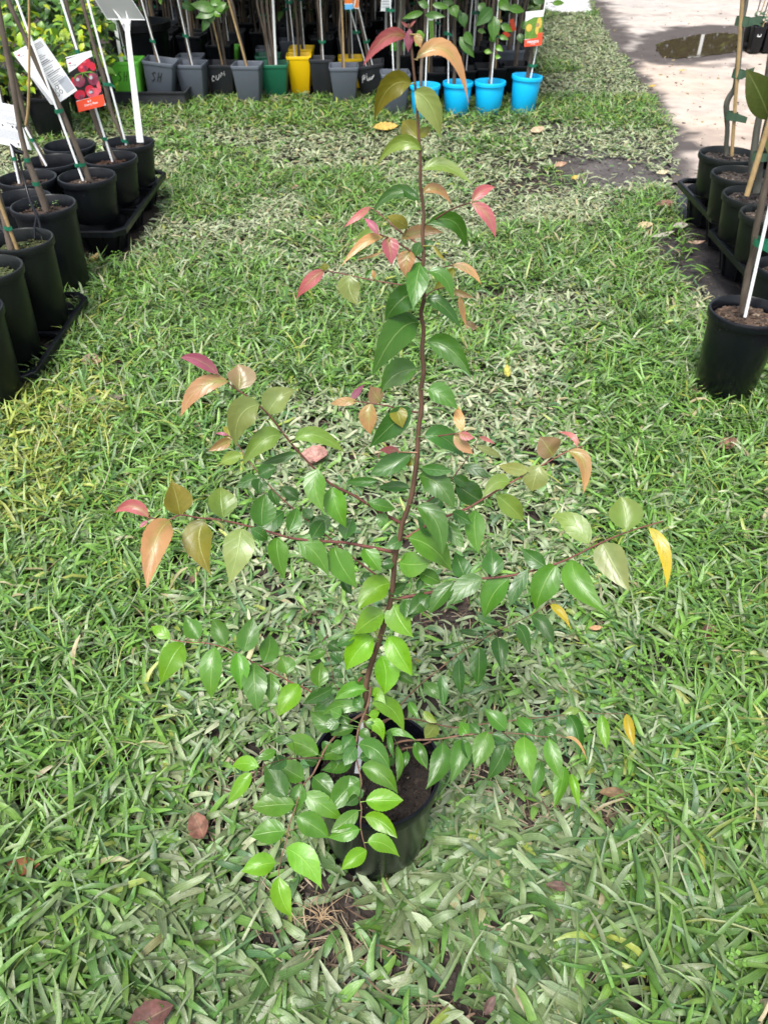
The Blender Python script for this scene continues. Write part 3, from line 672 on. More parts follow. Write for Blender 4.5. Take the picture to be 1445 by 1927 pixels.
LEAVES = [
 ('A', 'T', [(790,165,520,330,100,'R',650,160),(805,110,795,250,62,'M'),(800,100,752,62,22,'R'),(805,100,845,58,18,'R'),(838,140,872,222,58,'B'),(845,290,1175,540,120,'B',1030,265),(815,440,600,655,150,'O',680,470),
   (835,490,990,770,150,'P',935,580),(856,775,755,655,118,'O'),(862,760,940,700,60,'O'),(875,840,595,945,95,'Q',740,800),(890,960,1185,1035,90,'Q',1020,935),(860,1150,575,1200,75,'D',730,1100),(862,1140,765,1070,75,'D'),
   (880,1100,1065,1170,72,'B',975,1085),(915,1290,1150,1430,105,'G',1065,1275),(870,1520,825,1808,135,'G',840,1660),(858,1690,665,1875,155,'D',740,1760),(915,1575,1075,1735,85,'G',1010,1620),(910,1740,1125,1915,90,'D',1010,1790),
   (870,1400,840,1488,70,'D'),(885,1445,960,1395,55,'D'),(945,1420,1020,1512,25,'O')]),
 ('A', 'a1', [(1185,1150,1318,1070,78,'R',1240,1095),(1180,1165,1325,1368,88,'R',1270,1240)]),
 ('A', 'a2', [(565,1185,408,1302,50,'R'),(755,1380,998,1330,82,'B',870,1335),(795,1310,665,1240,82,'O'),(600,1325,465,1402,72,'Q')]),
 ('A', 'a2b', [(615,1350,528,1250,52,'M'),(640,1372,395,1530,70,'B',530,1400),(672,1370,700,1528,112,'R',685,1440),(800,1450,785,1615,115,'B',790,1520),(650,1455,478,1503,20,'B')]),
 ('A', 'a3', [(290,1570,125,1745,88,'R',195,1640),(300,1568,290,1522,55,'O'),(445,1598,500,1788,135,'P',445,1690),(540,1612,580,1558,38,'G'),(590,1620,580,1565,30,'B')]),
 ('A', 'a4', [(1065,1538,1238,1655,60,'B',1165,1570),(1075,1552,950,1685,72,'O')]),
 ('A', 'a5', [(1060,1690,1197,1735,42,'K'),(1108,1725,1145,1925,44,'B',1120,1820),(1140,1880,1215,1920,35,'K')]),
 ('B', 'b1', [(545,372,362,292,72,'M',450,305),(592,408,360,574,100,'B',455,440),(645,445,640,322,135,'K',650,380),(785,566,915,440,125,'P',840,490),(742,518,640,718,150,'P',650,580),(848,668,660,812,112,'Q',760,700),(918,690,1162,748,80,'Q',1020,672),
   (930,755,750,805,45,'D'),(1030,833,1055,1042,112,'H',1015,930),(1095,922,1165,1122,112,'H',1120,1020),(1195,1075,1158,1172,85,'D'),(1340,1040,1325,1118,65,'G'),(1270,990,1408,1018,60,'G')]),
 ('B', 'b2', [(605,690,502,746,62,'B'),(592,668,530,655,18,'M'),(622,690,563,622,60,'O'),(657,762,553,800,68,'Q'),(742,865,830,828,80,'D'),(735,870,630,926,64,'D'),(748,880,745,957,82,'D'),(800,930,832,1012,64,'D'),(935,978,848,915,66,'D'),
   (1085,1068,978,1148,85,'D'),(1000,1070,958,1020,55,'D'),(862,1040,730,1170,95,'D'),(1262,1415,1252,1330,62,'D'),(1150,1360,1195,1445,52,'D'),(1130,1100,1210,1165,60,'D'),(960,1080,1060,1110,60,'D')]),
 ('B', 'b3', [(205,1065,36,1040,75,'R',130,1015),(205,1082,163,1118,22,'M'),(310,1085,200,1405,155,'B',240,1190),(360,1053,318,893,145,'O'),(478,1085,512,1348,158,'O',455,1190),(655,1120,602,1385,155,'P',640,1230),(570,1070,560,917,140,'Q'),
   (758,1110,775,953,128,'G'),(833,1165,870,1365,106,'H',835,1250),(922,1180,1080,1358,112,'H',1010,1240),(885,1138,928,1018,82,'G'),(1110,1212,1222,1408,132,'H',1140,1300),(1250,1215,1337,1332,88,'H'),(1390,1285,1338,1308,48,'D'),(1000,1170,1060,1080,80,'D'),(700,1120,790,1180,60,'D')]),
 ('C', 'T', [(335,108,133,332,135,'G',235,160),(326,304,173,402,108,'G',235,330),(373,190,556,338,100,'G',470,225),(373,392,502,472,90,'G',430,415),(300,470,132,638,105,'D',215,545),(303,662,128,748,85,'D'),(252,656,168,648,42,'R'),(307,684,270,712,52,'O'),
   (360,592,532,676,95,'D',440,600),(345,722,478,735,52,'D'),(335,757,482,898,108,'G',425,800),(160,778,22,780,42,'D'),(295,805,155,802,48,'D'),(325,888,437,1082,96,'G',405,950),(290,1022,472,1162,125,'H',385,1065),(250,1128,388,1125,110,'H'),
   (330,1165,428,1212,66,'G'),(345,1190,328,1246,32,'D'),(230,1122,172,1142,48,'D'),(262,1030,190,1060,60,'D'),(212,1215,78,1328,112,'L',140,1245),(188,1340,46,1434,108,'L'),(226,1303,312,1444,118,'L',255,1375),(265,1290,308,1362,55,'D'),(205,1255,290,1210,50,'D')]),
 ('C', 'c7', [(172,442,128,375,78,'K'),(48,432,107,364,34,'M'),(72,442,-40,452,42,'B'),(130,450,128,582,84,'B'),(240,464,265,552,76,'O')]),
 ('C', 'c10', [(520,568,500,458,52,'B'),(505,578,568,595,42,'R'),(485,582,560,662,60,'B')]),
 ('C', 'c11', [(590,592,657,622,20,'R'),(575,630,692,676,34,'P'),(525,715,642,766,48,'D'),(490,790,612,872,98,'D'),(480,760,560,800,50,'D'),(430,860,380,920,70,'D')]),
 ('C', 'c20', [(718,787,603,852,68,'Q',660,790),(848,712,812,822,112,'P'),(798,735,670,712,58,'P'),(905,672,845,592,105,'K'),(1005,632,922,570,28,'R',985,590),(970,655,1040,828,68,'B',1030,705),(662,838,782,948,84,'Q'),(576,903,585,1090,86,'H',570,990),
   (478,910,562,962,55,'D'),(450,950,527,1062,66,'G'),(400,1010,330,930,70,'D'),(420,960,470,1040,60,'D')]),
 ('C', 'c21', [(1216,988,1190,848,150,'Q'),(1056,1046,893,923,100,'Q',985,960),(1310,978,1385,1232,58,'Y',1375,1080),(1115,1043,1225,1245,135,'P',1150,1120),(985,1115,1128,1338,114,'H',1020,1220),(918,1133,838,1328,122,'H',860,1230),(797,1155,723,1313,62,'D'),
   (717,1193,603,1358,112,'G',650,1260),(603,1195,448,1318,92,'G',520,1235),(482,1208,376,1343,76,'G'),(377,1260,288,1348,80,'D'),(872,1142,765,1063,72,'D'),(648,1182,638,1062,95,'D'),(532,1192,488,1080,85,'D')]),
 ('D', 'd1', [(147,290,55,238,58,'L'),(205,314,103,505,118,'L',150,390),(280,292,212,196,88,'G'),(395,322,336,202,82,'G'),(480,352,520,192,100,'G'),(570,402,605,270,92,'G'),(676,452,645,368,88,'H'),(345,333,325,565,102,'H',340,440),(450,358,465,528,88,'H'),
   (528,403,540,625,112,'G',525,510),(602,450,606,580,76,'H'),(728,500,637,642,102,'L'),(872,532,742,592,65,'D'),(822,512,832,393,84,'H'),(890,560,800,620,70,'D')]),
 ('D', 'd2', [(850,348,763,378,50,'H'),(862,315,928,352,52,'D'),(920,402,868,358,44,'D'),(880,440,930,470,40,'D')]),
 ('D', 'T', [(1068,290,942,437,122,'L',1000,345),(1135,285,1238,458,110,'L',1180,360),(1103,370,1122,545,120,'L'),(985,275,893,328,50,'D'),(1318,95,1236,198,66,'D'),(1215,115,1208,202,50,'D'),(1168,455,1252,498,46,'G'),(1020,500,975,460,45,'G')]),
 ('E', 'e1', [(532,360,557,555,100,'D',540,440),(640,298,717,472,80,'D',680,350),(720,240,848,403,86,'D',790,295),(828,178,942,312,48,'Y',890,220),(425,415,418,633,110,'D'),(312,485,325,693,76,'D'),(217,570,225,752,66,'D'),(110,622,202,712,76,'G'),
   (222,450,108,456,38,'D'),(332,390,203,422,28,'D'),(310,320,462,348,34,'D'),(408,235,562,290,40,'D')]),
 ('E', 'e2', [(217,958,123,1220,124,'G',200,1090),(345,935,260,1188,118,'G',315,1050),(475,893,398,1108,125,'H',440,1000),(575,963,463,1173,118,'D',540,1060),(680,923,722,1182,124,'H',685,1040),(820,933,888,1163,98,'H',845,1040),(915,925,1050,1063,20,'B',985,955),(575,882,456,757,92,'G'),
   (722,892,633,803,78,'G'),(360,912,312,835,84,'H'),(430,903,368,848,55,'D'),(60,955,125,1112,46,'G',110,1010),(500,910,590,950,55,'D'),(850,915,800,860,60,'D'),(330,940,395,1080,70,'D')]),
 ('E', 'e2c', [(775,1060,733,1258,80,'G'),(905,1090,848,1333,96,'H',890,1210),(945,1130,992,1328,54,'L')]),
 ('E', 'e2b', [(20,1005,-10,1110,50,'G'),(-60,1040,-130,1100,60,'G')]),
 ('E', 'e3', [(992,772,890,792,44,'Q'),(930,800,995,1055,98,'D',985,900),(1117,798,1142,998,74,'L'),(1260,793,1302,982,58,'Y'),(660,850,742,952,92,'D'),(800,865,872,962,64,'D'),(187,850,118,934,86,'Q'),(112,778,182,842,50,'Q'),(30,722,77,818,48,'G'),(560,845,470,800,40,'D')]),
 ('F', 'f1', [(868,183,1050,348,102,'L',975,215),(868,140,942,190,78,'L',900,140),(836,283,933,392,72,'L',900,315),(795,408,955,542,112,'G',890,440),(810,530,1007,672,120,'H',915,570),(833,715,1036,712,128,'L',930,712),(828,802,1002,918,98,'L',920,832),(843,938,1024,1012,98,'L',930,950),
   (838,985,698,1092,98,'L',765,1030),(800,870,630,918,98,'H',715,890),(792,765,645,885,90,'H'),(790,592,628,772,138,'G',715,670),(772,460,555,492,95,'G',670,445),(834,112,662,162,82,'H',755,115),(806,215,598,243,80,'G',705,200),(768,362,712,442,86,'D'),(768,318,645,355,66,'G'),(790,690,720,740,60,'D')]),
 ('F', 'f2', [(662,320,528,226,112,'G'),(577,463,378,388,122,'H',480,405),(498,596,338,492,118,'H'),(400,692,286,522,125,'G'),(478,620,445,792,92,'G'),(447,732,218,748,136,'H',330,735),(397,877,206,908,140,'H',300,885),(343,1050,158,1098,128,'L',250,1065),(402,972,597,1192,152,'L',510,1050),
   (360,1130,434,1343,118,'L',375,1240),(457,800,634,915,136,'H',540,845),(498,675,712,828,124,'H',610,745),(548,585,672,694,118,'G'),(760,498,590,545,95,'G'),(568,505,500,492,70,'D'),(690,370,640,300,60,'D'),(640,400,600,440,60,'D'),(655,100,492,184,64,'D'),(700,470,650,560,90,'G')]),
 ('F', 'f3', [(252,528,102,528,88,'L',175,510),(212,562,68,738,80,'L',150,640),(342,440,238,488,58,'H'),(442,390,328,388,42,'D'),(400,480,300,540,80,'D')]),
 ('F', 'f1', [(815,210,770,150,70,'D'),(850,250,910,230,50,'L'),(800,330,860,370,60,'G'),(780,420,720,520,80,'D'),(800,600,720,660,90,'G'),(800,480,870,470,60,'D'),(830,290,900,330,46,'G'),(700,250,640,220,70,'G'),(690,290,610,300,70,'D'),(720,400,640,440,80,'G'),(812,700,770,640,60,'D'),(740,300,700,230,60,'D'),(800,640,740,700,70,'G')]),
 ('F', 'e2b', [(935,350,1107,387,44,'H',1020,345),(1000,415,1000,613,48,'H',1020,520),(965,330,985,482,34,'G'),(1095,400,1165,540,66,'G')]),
]
for z, kk, ls in LEAVES:
    for l in ls:
        bx, by = zp(z, l[0], l[1]); tx, ty = zp(z, l[2], l[3]); wpx = l[4] * ZT[z][2]; cc = l[5]
        mpx = zp(z, l[6], l[7]) if len(l) > 6 else ((bx + tx) / 2 + random.uniform(-.06, .06) * (ty - by), (by + ty) / 2 + random.uniform(-.06, .06) * (tx - bx))
        d, q, y = near_branch(kk, bx, by); y += random.uniform(-.006, .004)
        B = at(bx, by, y); dv = ray(bx, by).normalized()
        nrm = (-dv + Vector((random.uniform(-.42, .42), random.uniform(-.1, .1), random.uniform(-.12, .55)))).normalized()
        pj = lambda px, py: (lambda r: CAMV + r * ((B - CAMV).dot(nrm) / r.dot(nrm)))(ray(px, py))
        T = pj(tx, ty); Md = pj(*mpx)
        # width measured across the leaf in the picture, turned into metres on the leaf's own plane
        ln = math.hypot(tx - bx, ty - by) + 1e-6; ox, oy = -(ty - by) / ln, (tx - bx) / ln
        wm = (pj(mpx[0] + ox * wpx / 2, mpx[1] + oy * wpx / 2) - pj(mpx[0] - ox * wpx / 2, mpx[1] - oy * wpx / 2)).length
        if cc in 'RBM': wm *= .9
        mb = MB()
        leaf_mesh(mb, B, T, wm * .99, nrm, Md, fold=random.uniform(.05, .50), bow=random.uniform(.0, .11), segs=20, serr=.026, curl=random.uniform(-.06, .2), ovate=.78 / (.78 + 1.12), sharp=random.uniform(.95, 1.35))
        k0 = len(mb.v)
        if 1 < d < 60:
            S0 = at(q[0], q[1], y); mb.tube([S0, (S0 + B) / 2 - nrm * .001, B + (T - B) * .03], [.0009, .0007, .0006], 4)
        o = obj('leaf', mb, M['leaf'], BOBJ[kk], uv=True)
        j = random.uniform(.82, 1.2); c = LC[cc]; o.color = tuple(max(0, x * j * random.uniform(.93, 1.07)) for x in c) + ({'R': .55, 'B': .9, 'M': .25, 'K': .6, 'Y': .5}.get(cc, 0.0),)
        if cc in 'RM': o['label'] = 'pink young leaf'
        elif cc == 'B': o['label'] = 'bronze young leaf'
        elif cc in 'YK': o['label'] = 'yellowish brown leaf'
# white plastic name tag pushed in beside the trunk
mb = MB(); a, b = at(692, 1312, TY + .008), at(672, 1455, TY - .004); dd = (b - a).normalized(); sx = Vector((1, 0, 0)); sx = (sx - dd * sx.dot(dd)).normalized(); nn = sx.cross(dd)
for s0 in (0,):
    vs = [a - sx * .006, a + sx * .006, b + sx * .005, b - sx * .005]; mb.add([v + nn * .0006 for v in vs] + [v - nn * .0006 for v in vs], [(0, 1, 2, 3), (7, 6, 5, 4), (0, 4, 5, 1), (1, 5, 6, 2), (2, 6, 7, 3), (3, 7, 4, 0)])
obj('plant_tag', mb, M['white'], sap, smooth=False, label='white plastic tag beside the trunk')

# ------------------------------------------------------------------ pots, stakes, ties, cards
def round_pot(parent, cx, cy, z0, r, h, mat, taper=.84, lip=.007, n_=40, foot=True):
    mb = MB(); rb = r * taper
    pf = [(0, .003), (rb - .006, .003), (rb, .008), (rb + (r - rb) * .92, h - .032), (r - .002, h - .030), (r + lip, h - .026), (r + lip + .002, h - .008), (r + lip - .001, h), (r, h + .001), (r - .004, h - .004), (r - .010, h - .05), (r - .016, h - .10)]
    mb.lathe(pf, (cx, cy, z0), n_)
    return obj('pot', mb, mat, parent, sharp=48)
def square_pot(parent, cx, cy, z0, wt, wb, h, mat):
    mb = MB(); a, b = wt / 2, wb / 2
    mb.sqlathe([(b * .5, .004), (b - .004, .004), (b, .01), (b + (a - b) * .93 - .002, h - .026), (a, h - .024), (a + .003, h - .004), (a + .001, h), (a - .005, h), (a - .008, h - .006), (a - .014, h - .09)], (cx, cy, z0), 0, .14)
    mb.sqlathe([(b * .5, .004), (.001, .004)], (cx, cy, z0), 0, .14)
    return obj('pot', mb, mat, parent, sharp=40)
def wob(p0, p1, n_, amt):
    p0, p1 = Vector(p0), Vector(p1); L = (p1 - p0).length
    return [p0.lerp(p1, i / n_) + Vector((random.gauss(0, amt), random.gauss(0, amt), 0)) * (0 < i < n_) for i in range(n_ + 1)]
def trunk(parent, pts, r0, r1, mat=None, name='trunk', knots=True):
    n_ = len(pts); rr = [(r0 + (r1 - r0) * i / (n_ - 1)) * (random.uniform(.9, 1.18) if knots else 1) for i in range(n_)]
    P, rr = catmull([Vector(p) for p in pts], rr, 3); mb = MB(); mb.tube(P, rr, 9); return obj(name, mb, mat or M['bark'], parent)
def stake(parent, p0, p1, r, mat, name='stake'):
    mb = MB(); mb.tube([p0, p1], r, 8); return obj(name, mb, mat, parent)
def tie(parent, p, q, w_=.016, mat=None, r=.012):
    p, q = Vector(p), Vector(q); mb = MB(); m_ = (p + q) / 2; ax = q - p; ax.z = 0; l = ax.length / 2 + r; a = math.atan2(ax.y, ax.x)
    ring = [Vector((math.cos(t) * l, math.sin(t) * r, 0)) for t in [i * 2 * math.pi / 14 for i in range(14)]]
    rm = Matrix.Rotation(a, 3, 'Z'); vs = [rm @ v + m_ + Vector((0, 0, s_ * w_ / 2)) for s_ in (-1, 1) for v in ring]
    mb.add(vs, [(i, (i + 1) % 14, 14 + (i + 1) % 14, 14 + i) for i in range(14)])
    e = m_ + rm @ Vector((l, -r * .3, 0)); t = Vector((random.uniform(.5, 1), -.6, random.uniform(-.4, .5))).normalized() * w_ * 1.5
    mb.add([e + Vector((0, 0, w_ / 2)), e - Vector((0, 0, w_ / 2)), e + t - Vector((0, 0, w_ * .35)), e + t + Vector((0, 0, w_ * .4))], [(0, 1, 2, 3)])
    return obj('tie', mb, mat or M['tie'], parent)

class Card:                                  # a flat printed card given by its four corners (top left, top right, bottom right, bottom left)
    def __init__(s, corners, parent, name='tag', mat=None, thick=.0008):
        s.c = [Vector(c) for c in corners]; s.n = (s.c[1] - s.c[0]).cross(s.c[3] - s.c[0]).normalized()
        if s.n.dot(CAMV - s.c[0]) < 0: s.n = -s.n
        s.root = None; s.parent = parent
        mb = MB(); f = [c + s.n * thick / 2 for c in s.c]; b = [c - s.n * thick / 2 for c in s.c]
        mb.add(f + b, [(0, 3, 2, 1), (4, 5, 6, 7), (0, 1, 5, 4), (1, 2, 6, 5), (2, 3, 7, 6), (3, 0, 4, 7)])
        s.t = thick; s.root = obj(name, mb, mat or M['card'], parent, smooth=False)
    def P(s, u, v, lift): 
        a = s.c[0].lerp(s.c[1], u); b = s.c[3].lerp(s.c[2], u); return a.lerp(b, v) + s.n * (s.t / 2 + lift)
    def poly(s, pts, mat, lift=.0004, name='print'):
        mb = MB(); mb.add([s.P(u, v, lift) for u, v in pts], [tuple(range(len(pts)))]); return obj(name, mb, mat, s.root, smooth=False)
    def polys(s, many, mat, lift=.0004, name='print'):
        if len(many) <= 6:
            for i, pts in enumerate(many): o = s.poly(pts, mat, lift + i * .00004, name)
            return o
        mb = MB()
        for pts in many: mb.add([s.P(u, v, lift) for u, v in pts], [tuple(range(len(pts)))])
        return obj('print_lines', mb, mat, s.root, smooth=False, kind='stuff')
    def ell(s, u, v, ru, rv, k=18): return [(u + ru * math.cos(2 * math.pi * i / k), v + rv * math.sin(2 * math.pi * i / k)) for i in range(k)]
    def rect(s, u0, v0, u1, v1): return [(u0, v0), (u1, v0), (u1, v1), (u0, v1)]
    def text(s, body, u, v, hgt, mat, lift=.0006, flip=False, align='CENTER', bold=0):
        cu = bpy.data.curves.new('lettering', 'FONT'); cu.body = body; cu.align_x = align; cu.size = 1; cu.offset = bold; cu.resolution_u = 2
        to = bpy.data.objects.new('lettering', cu); COL.objects.link(to); bpy.context.view_layer.update()
        me = bpy.data.meshes.new_from_object(to.evaluated_get(bpy.context.evaluated_depsgraph_get())); bpy.data.objects.remove(to)
        ex = (s.c[1] - s.c[0]); W_ = ex.length; H_ = (s.c[3] - s.c[0]).length
        o = s.P(u, v, lift); sg = -1 if flip else 1
        mb = MB(); mb.add([s.P(u + sg * p.co.x * hgt / W_, v - sg * p.co.y * hgt / H_, lift) for p in me.vertices], [tuple(p.vertices) for p in me.polygons])
        return obj('lettering', mb, mat, s.root, smooth=False)

def quadpx(pts, y, dy=0): return [at(px, py, y + (dy if i in (2, 3) else 0)) for i, (px, py) in enumerate(pts)]

# ---- left group of potted fruit trees -------------------------------------------------
def potted(name, label, cat, cx, cy, z0, r, h, mat, group, soilz=.045, chips=90, tone=(.06, .042, .032)):
    t = thing(name, label, cat, (cx, cy, z0), group); round_pot(t, cx, cy, z0, r, h, mat)
    soil_fill(cx, cy, z0 + h - soilz, r - .014, chips, t, tone, .016)
    return t
GL = 'staked young trees in black pots at the left'
def tree_px(t, y, tr, st=None, r0=.011, r1=.008, sr=.0056, ties=(), smat='white', bark='bark', dys=-.02):
    trunk(t, [at(px, py, y) for px, py in tr], r0, r1, M[bark])
    if st: stake(t, at(*st[0], y + dys), at(*st[1], y + dys), sr, M[smat])
    def xat(pl, yy):
        for a, b in zip(pl, pl[1:]):
            if min(a[1], b[1]) <= yy <= max(a[1], b[1]): return a[0] + (b[0] - a[0]) * (yy - a[1]) / (b[1] - a[1] + 1e-9)
        return min(pl, key=lambda p: abs(p[1] - yy))[0]
    for yy in ties:
        x1 = xat(tr, yy); x2 = xat(st, yy) if st else x1 + 8
        tie(t, at(x1, yy, y - .005), at(x2, yy, y + dys))
zA, hA, rA = .155, .205, .128
ta = potted('potted_fruit_tree', 'staked fruit tree in the front right pot of the deep black tray, nearest its corner', 'potted tree', -1.425, 3.87, zA, rA, hA, M['black'], GL)
tree_px(ta, 3.87, [(168, 337), (158, 310), (148, 285), (130, 240), (108, 190), (75, 130), (48, 70), (22, 15), (0, -40), (-30, -110)], ((157, 340), (10, -60)), .014, .008, ties=(310, 208))
tb = potted('potted_fruit_tree', 'staked fruit tree in middle pot of the deep black tray, under the plum picture tag', 'potted tree', -1.395, 4.17, zA, rA, hA, M['black'], GL, tone=(.085, .045, .03))
tree_px(tb, 4.17, [(215, 300), (205, 280), (195, 258), (185, 240), (172, 200), (155, 130), (140, 75), (128, 20), (118, -40), (108, -110)], ((212, 304), (97, -60)), .013, .008, ties=(260, 96))
tc = potted('potted_fruit_tree', 'staked fruit tree in the rear pot of the deep tray, beside the white sign post', 'potted tree', -1.375, 4.46, zA, rA, hA, M['black'], GL)
tree_px(tc, 4.46, [(232, 262), (226, 245), (212, 215), (203, 180), (194, 140), (180, 95), (168, 50), (155, 0), (146, -50), (136, -110)], ((238, 273), (150, -60)), .012, .008, ties=(264, 158))
td = potted('black_pot', 'low filled black pot without a tree at the far left rear of the deep tray', 'plant pot', -1.675, 4.40, zA, rA, hA, M['black'], GL, .12, 20, (.03, .025, .02))
te = potted('potted_fruit_tree', 'staked fruit tree leaning left in the low filled black pot before the treeless one', 'potted tree', -1.672, 4.11, zA, rA, hA, M['black'], GL, .09, 60)
tree_px(te, 4.11, [(85, 310), (75, 285), (62, 262), (50, 232), (40, 190), (24, 130), (10, 70), (-6, 10), (-20, -60)], ((88, 312), (48, 240)), .012, .008, ties=(262,))
tf = potted('potted_fruit_tree', 'staked fruit tree in the left pot with green seedlings on its soil', 'potted tree', -1.70, 3.84, zA, rA, hA, M['black'], GL)
tree_px(tf, 3.84, [(42, 342), (34, 320), (25, 290), (14, 240), (4, 190), (-10, 130), (-20, 60)], ((37, 345), (-20, 90)), .012, .009, ties=(297, 200))
tg = potted('black_pot', 'black pot half hidden behind the tall front pot at the left edge', 'plant pot', -1.64, 3.58, .15, .125, .20, M['black'], GL, .08, 50)
th = potted('potted_fruit_tree', 'thick stemmed grafted tree in the tall black pot, weed seedlings on its soil', 'potted tree', -1.46, 3.38, .012, .128, .375, M['black'], GL)
tree_px(th, 3.38, [(88, 395), (80, 370), (70, 345), (62, 325), (52, 300), (47, 280), (40, 250), (32, 200), (20, 130), (4, 50), (-10, -40)], ((72, 360), (38, 265)), .015, .009, ties=(345, 300), dys=.0)
ti = potted('potted_fruit_tree', 'staked tree in mossy black pot on the low flat tray', 'potted tree', -1.405, 2.96, .05, .116, .345, M['blackg'], GL, tone=(.05, .06, .02))
tree_px(ti, 2.96, [(22, 470), (16, 445), (10, 415), (2, 385), (-10, 340)], ((34, 472), (-2, 375)), .014, .011, .007, ties=(428,), smat='bamboo')
tj = potted('black_pot', 'black pot with seedlings at the left edge, on the low flat tray', 'plant pot', -1.425, 2.68, .05, .118, .345, M['blackg'], GL, tone=(.06, .08, .03))
tk = potted('black_pot', 'black pot at the left edge nearest the camera', 'plant pot', -1.415, 2.42, .012, .122, .345, M['black'], GL)
# slim bare branch hanging down in front
trunk(tf, [at(50, 235, 3.80), at(54, 200, 3.78), at(56, 100, 3.76), at(55, 0, 3.74), at(53, -80, 3.74)], .006, .004, M['bamboo'], 'branch')
# weed seedlings on the soil
def seedlings(t, pts, y, z):
    mb = MB()
    for px, py in pts:
        q = gp(px, py, z)
        for i in range(7):
            c = q + Vector((random.uniform(-.02, .02), random.uniform(-.03, .03), random.uniform(.006, .022))); s_ = random.uniform(.004, .009)
            for a in (random.random() * 6.28,):
                for k in range(3):
                    b = a + 2.1 * k; d = Vector((math.cos(b), math.sin(b), .3)) * s_; e = Vector((-math.sin(b), math.cos(b), 0)) * s_ * .5
                    mb.add([c, c + d * .6 + e, c + d * 1.2, c + d * .6 - e], [(0, 1, 2, 3)], 0, (.25, .42, .14))
            mb.tube([(c.x, c.y, z - .005), c], .0008, 3, 0, (.2, .3, .1), cap=False)
    return obj('seedlings', mb, M['grass'], t, kind='stuff')
seedlings(tf, [(10, 340), (20, 343), (14, 336)], 3.84, zA + hA - .045); seedlings(th, [(38, 394), (70, 392), (110, 378), (112, 386)], 3.38, .345); seedlings(tj, [(4, 500), (12, 492), (18, 497), (8, 487)], 2.68, .33); seedlings(ti, [(60, 452), (78, 455), (30, 462), (45, 470), (12, 470)], 2.96, .335)
# black clip spike holding the tag over the front pots
mb = MB(); yk = 3.30
mb.tube([at(80, 452, 3.05), at(76, 425, 3.1), at(70, 405, 3.15), at(58, 380, 3.2), at(44, 330, yk), at(35, 290, yk), at(30, 278, yk)], [.004, .004, .006, .006, .005, .005, .007], 6); mb.tube([at(66, 450, 3.03), at(66, 425, 3.08), at(70, 405, 3.15)], .004, 6)
mb.tube([at(20, 270, yk), at(32, 285, yk), at(44, 288, yk)], [.002, .012, .008], 5)
clip = obj('tag_spike', mb, M['navy']); recentre(clip); tag(clip, 'thin black forked plastic spike standing in the mossy pot under the white instruction card', 'tag holder')
# cards
c1 = Card(quadpx([(25, 99), (78, 70), (146, 170), (106, 198)], 3.93), None, 'info_card'); recentre_later = []
def rootify(card, label, cat, group=None):
    o = card.root; tag(o, label, cat, group)
    if o.parent is None:
        a = np.zeros(len(o.data.vertices) * 3); o.data.vertices.foreach_get('co', a); a = a.reshape(-1, 3); c = a.mean(0)
        for q in [o] + list(o.children):
            b = np.zeros(len(q.data.vertices) * 3); q.data.vertices.foreach_get('co', b); q.data.vertices.foreach_set('co', (b.reshape(-1, 3) - c).ravel()); q.data.update()
        o.location = c
c1.polys([c1.rect(.62 - .3 * random.random(), v, .95 - .03 * random.random(), v + .008) for v in (.05, .075, .10, .125)], M['greyp'])
c1.polys([c1.rect(.42, v, .42 + random.uniform(.3, .52), v + (.014 if i in (2, 3, 8) else .008)) for i, v in enumerate((.26, .29, .33, .36, .39, .44, .47, .52, .55, .58, .62, .65, .68, .72, .75))], M['greyp'])
c1.poly(c1.rect(.62, .70, .97, .95), M['ltgreyp'])
for u, v in ((.30, .80), (.46, .78), (.32, .88), (.48, .87)):
    c1.poly(c1.ell(u, v, .065, .036), M['greyp']); c1.poly(c1.ell(u, v, .045, .025), M['card'], .0008)
c1.polys([c1.ell(.30, .80, .016, .009, 8), c1.rect(.315, .862, .325, .898)], M['greyp'], .0011)
c1.text('B-T', .48, .21, .011, M['greyp'], bold=.02); c1.text('Cherry Plum', .56, .245, .009, M['greyp'])
c1.poly(c1.ell(.10, .075, .05, .012, 8), M['cherry']); c1.text("flemings", .17, .115, .007, M['greyp'])
rootify(c1, 'white printed info card hanging tilted behind a thin bare trunk at the upper left', 'plant tag')
c1b = Card(quadpx([(28, 104), (40, 112), (112, 200), (96, 196)], 3.99), None, 'info_card'); rootify(c1b, 'second white card almost hidden behind the tilted printed info card', 'plant tag')
c2 = Card(quadpx([(124, 108), (172, 95), (200, 198), (149, 211)], 4.10), None, 'plum_tag')
c2.poly(c2.rect(0, .02, 1, .79), M['darkp'])
c2.poly([(.0, .04), (1, .0), (1, .10), (.75, .12), (.5, .17), (.3, .22), (0, .27)], M['card'], .0012)
c2.polys([c2.ell(.72, .19, .16, .09), c2.ell(.55, .25, .19, .085), c2.ell(.90, .27, .11, .08), c2.ell(.08, .45, .08, .09), c2.ell(.58, .66, .17, .09)], M['cherry'], .0008)
c2.polys([c2.ell(.19, .70, .20, .088)], M['cherry'], .0012)
c2.polys([c2.ell(.68, .72, .24, .085), c2.ell(.93, .63, .07, .12)], M['pinkp'], .0014)
c2.polys([c2.ell(.30, .46, .21, .11), c2.ell(.80, .48, .19, .12)], M['plum'], .0016)
c2.polys([c2.ell(.50, .22, .05, .018, 8), c2.ell(.24, .41, .05, .03, 8), c2.ell(.62, .69, .05, .02, 8), c2.ell(.75, .42, .05, .03, 8)], M['pinkp'], .0019)
c2.polys([c2.ell(.66, .16, .06, .022, 10), c2.ell(.50, .235, .06, .022, 10)], M['pinkp'], .0024); c2.polys([c2.ell(.60, .70, .08, .025, 10), c2.ell(.74, .45, .06, .035, 10), c2.ell(.25, .425, .06, .03, 10)], M['ltgreyp'], .0026)
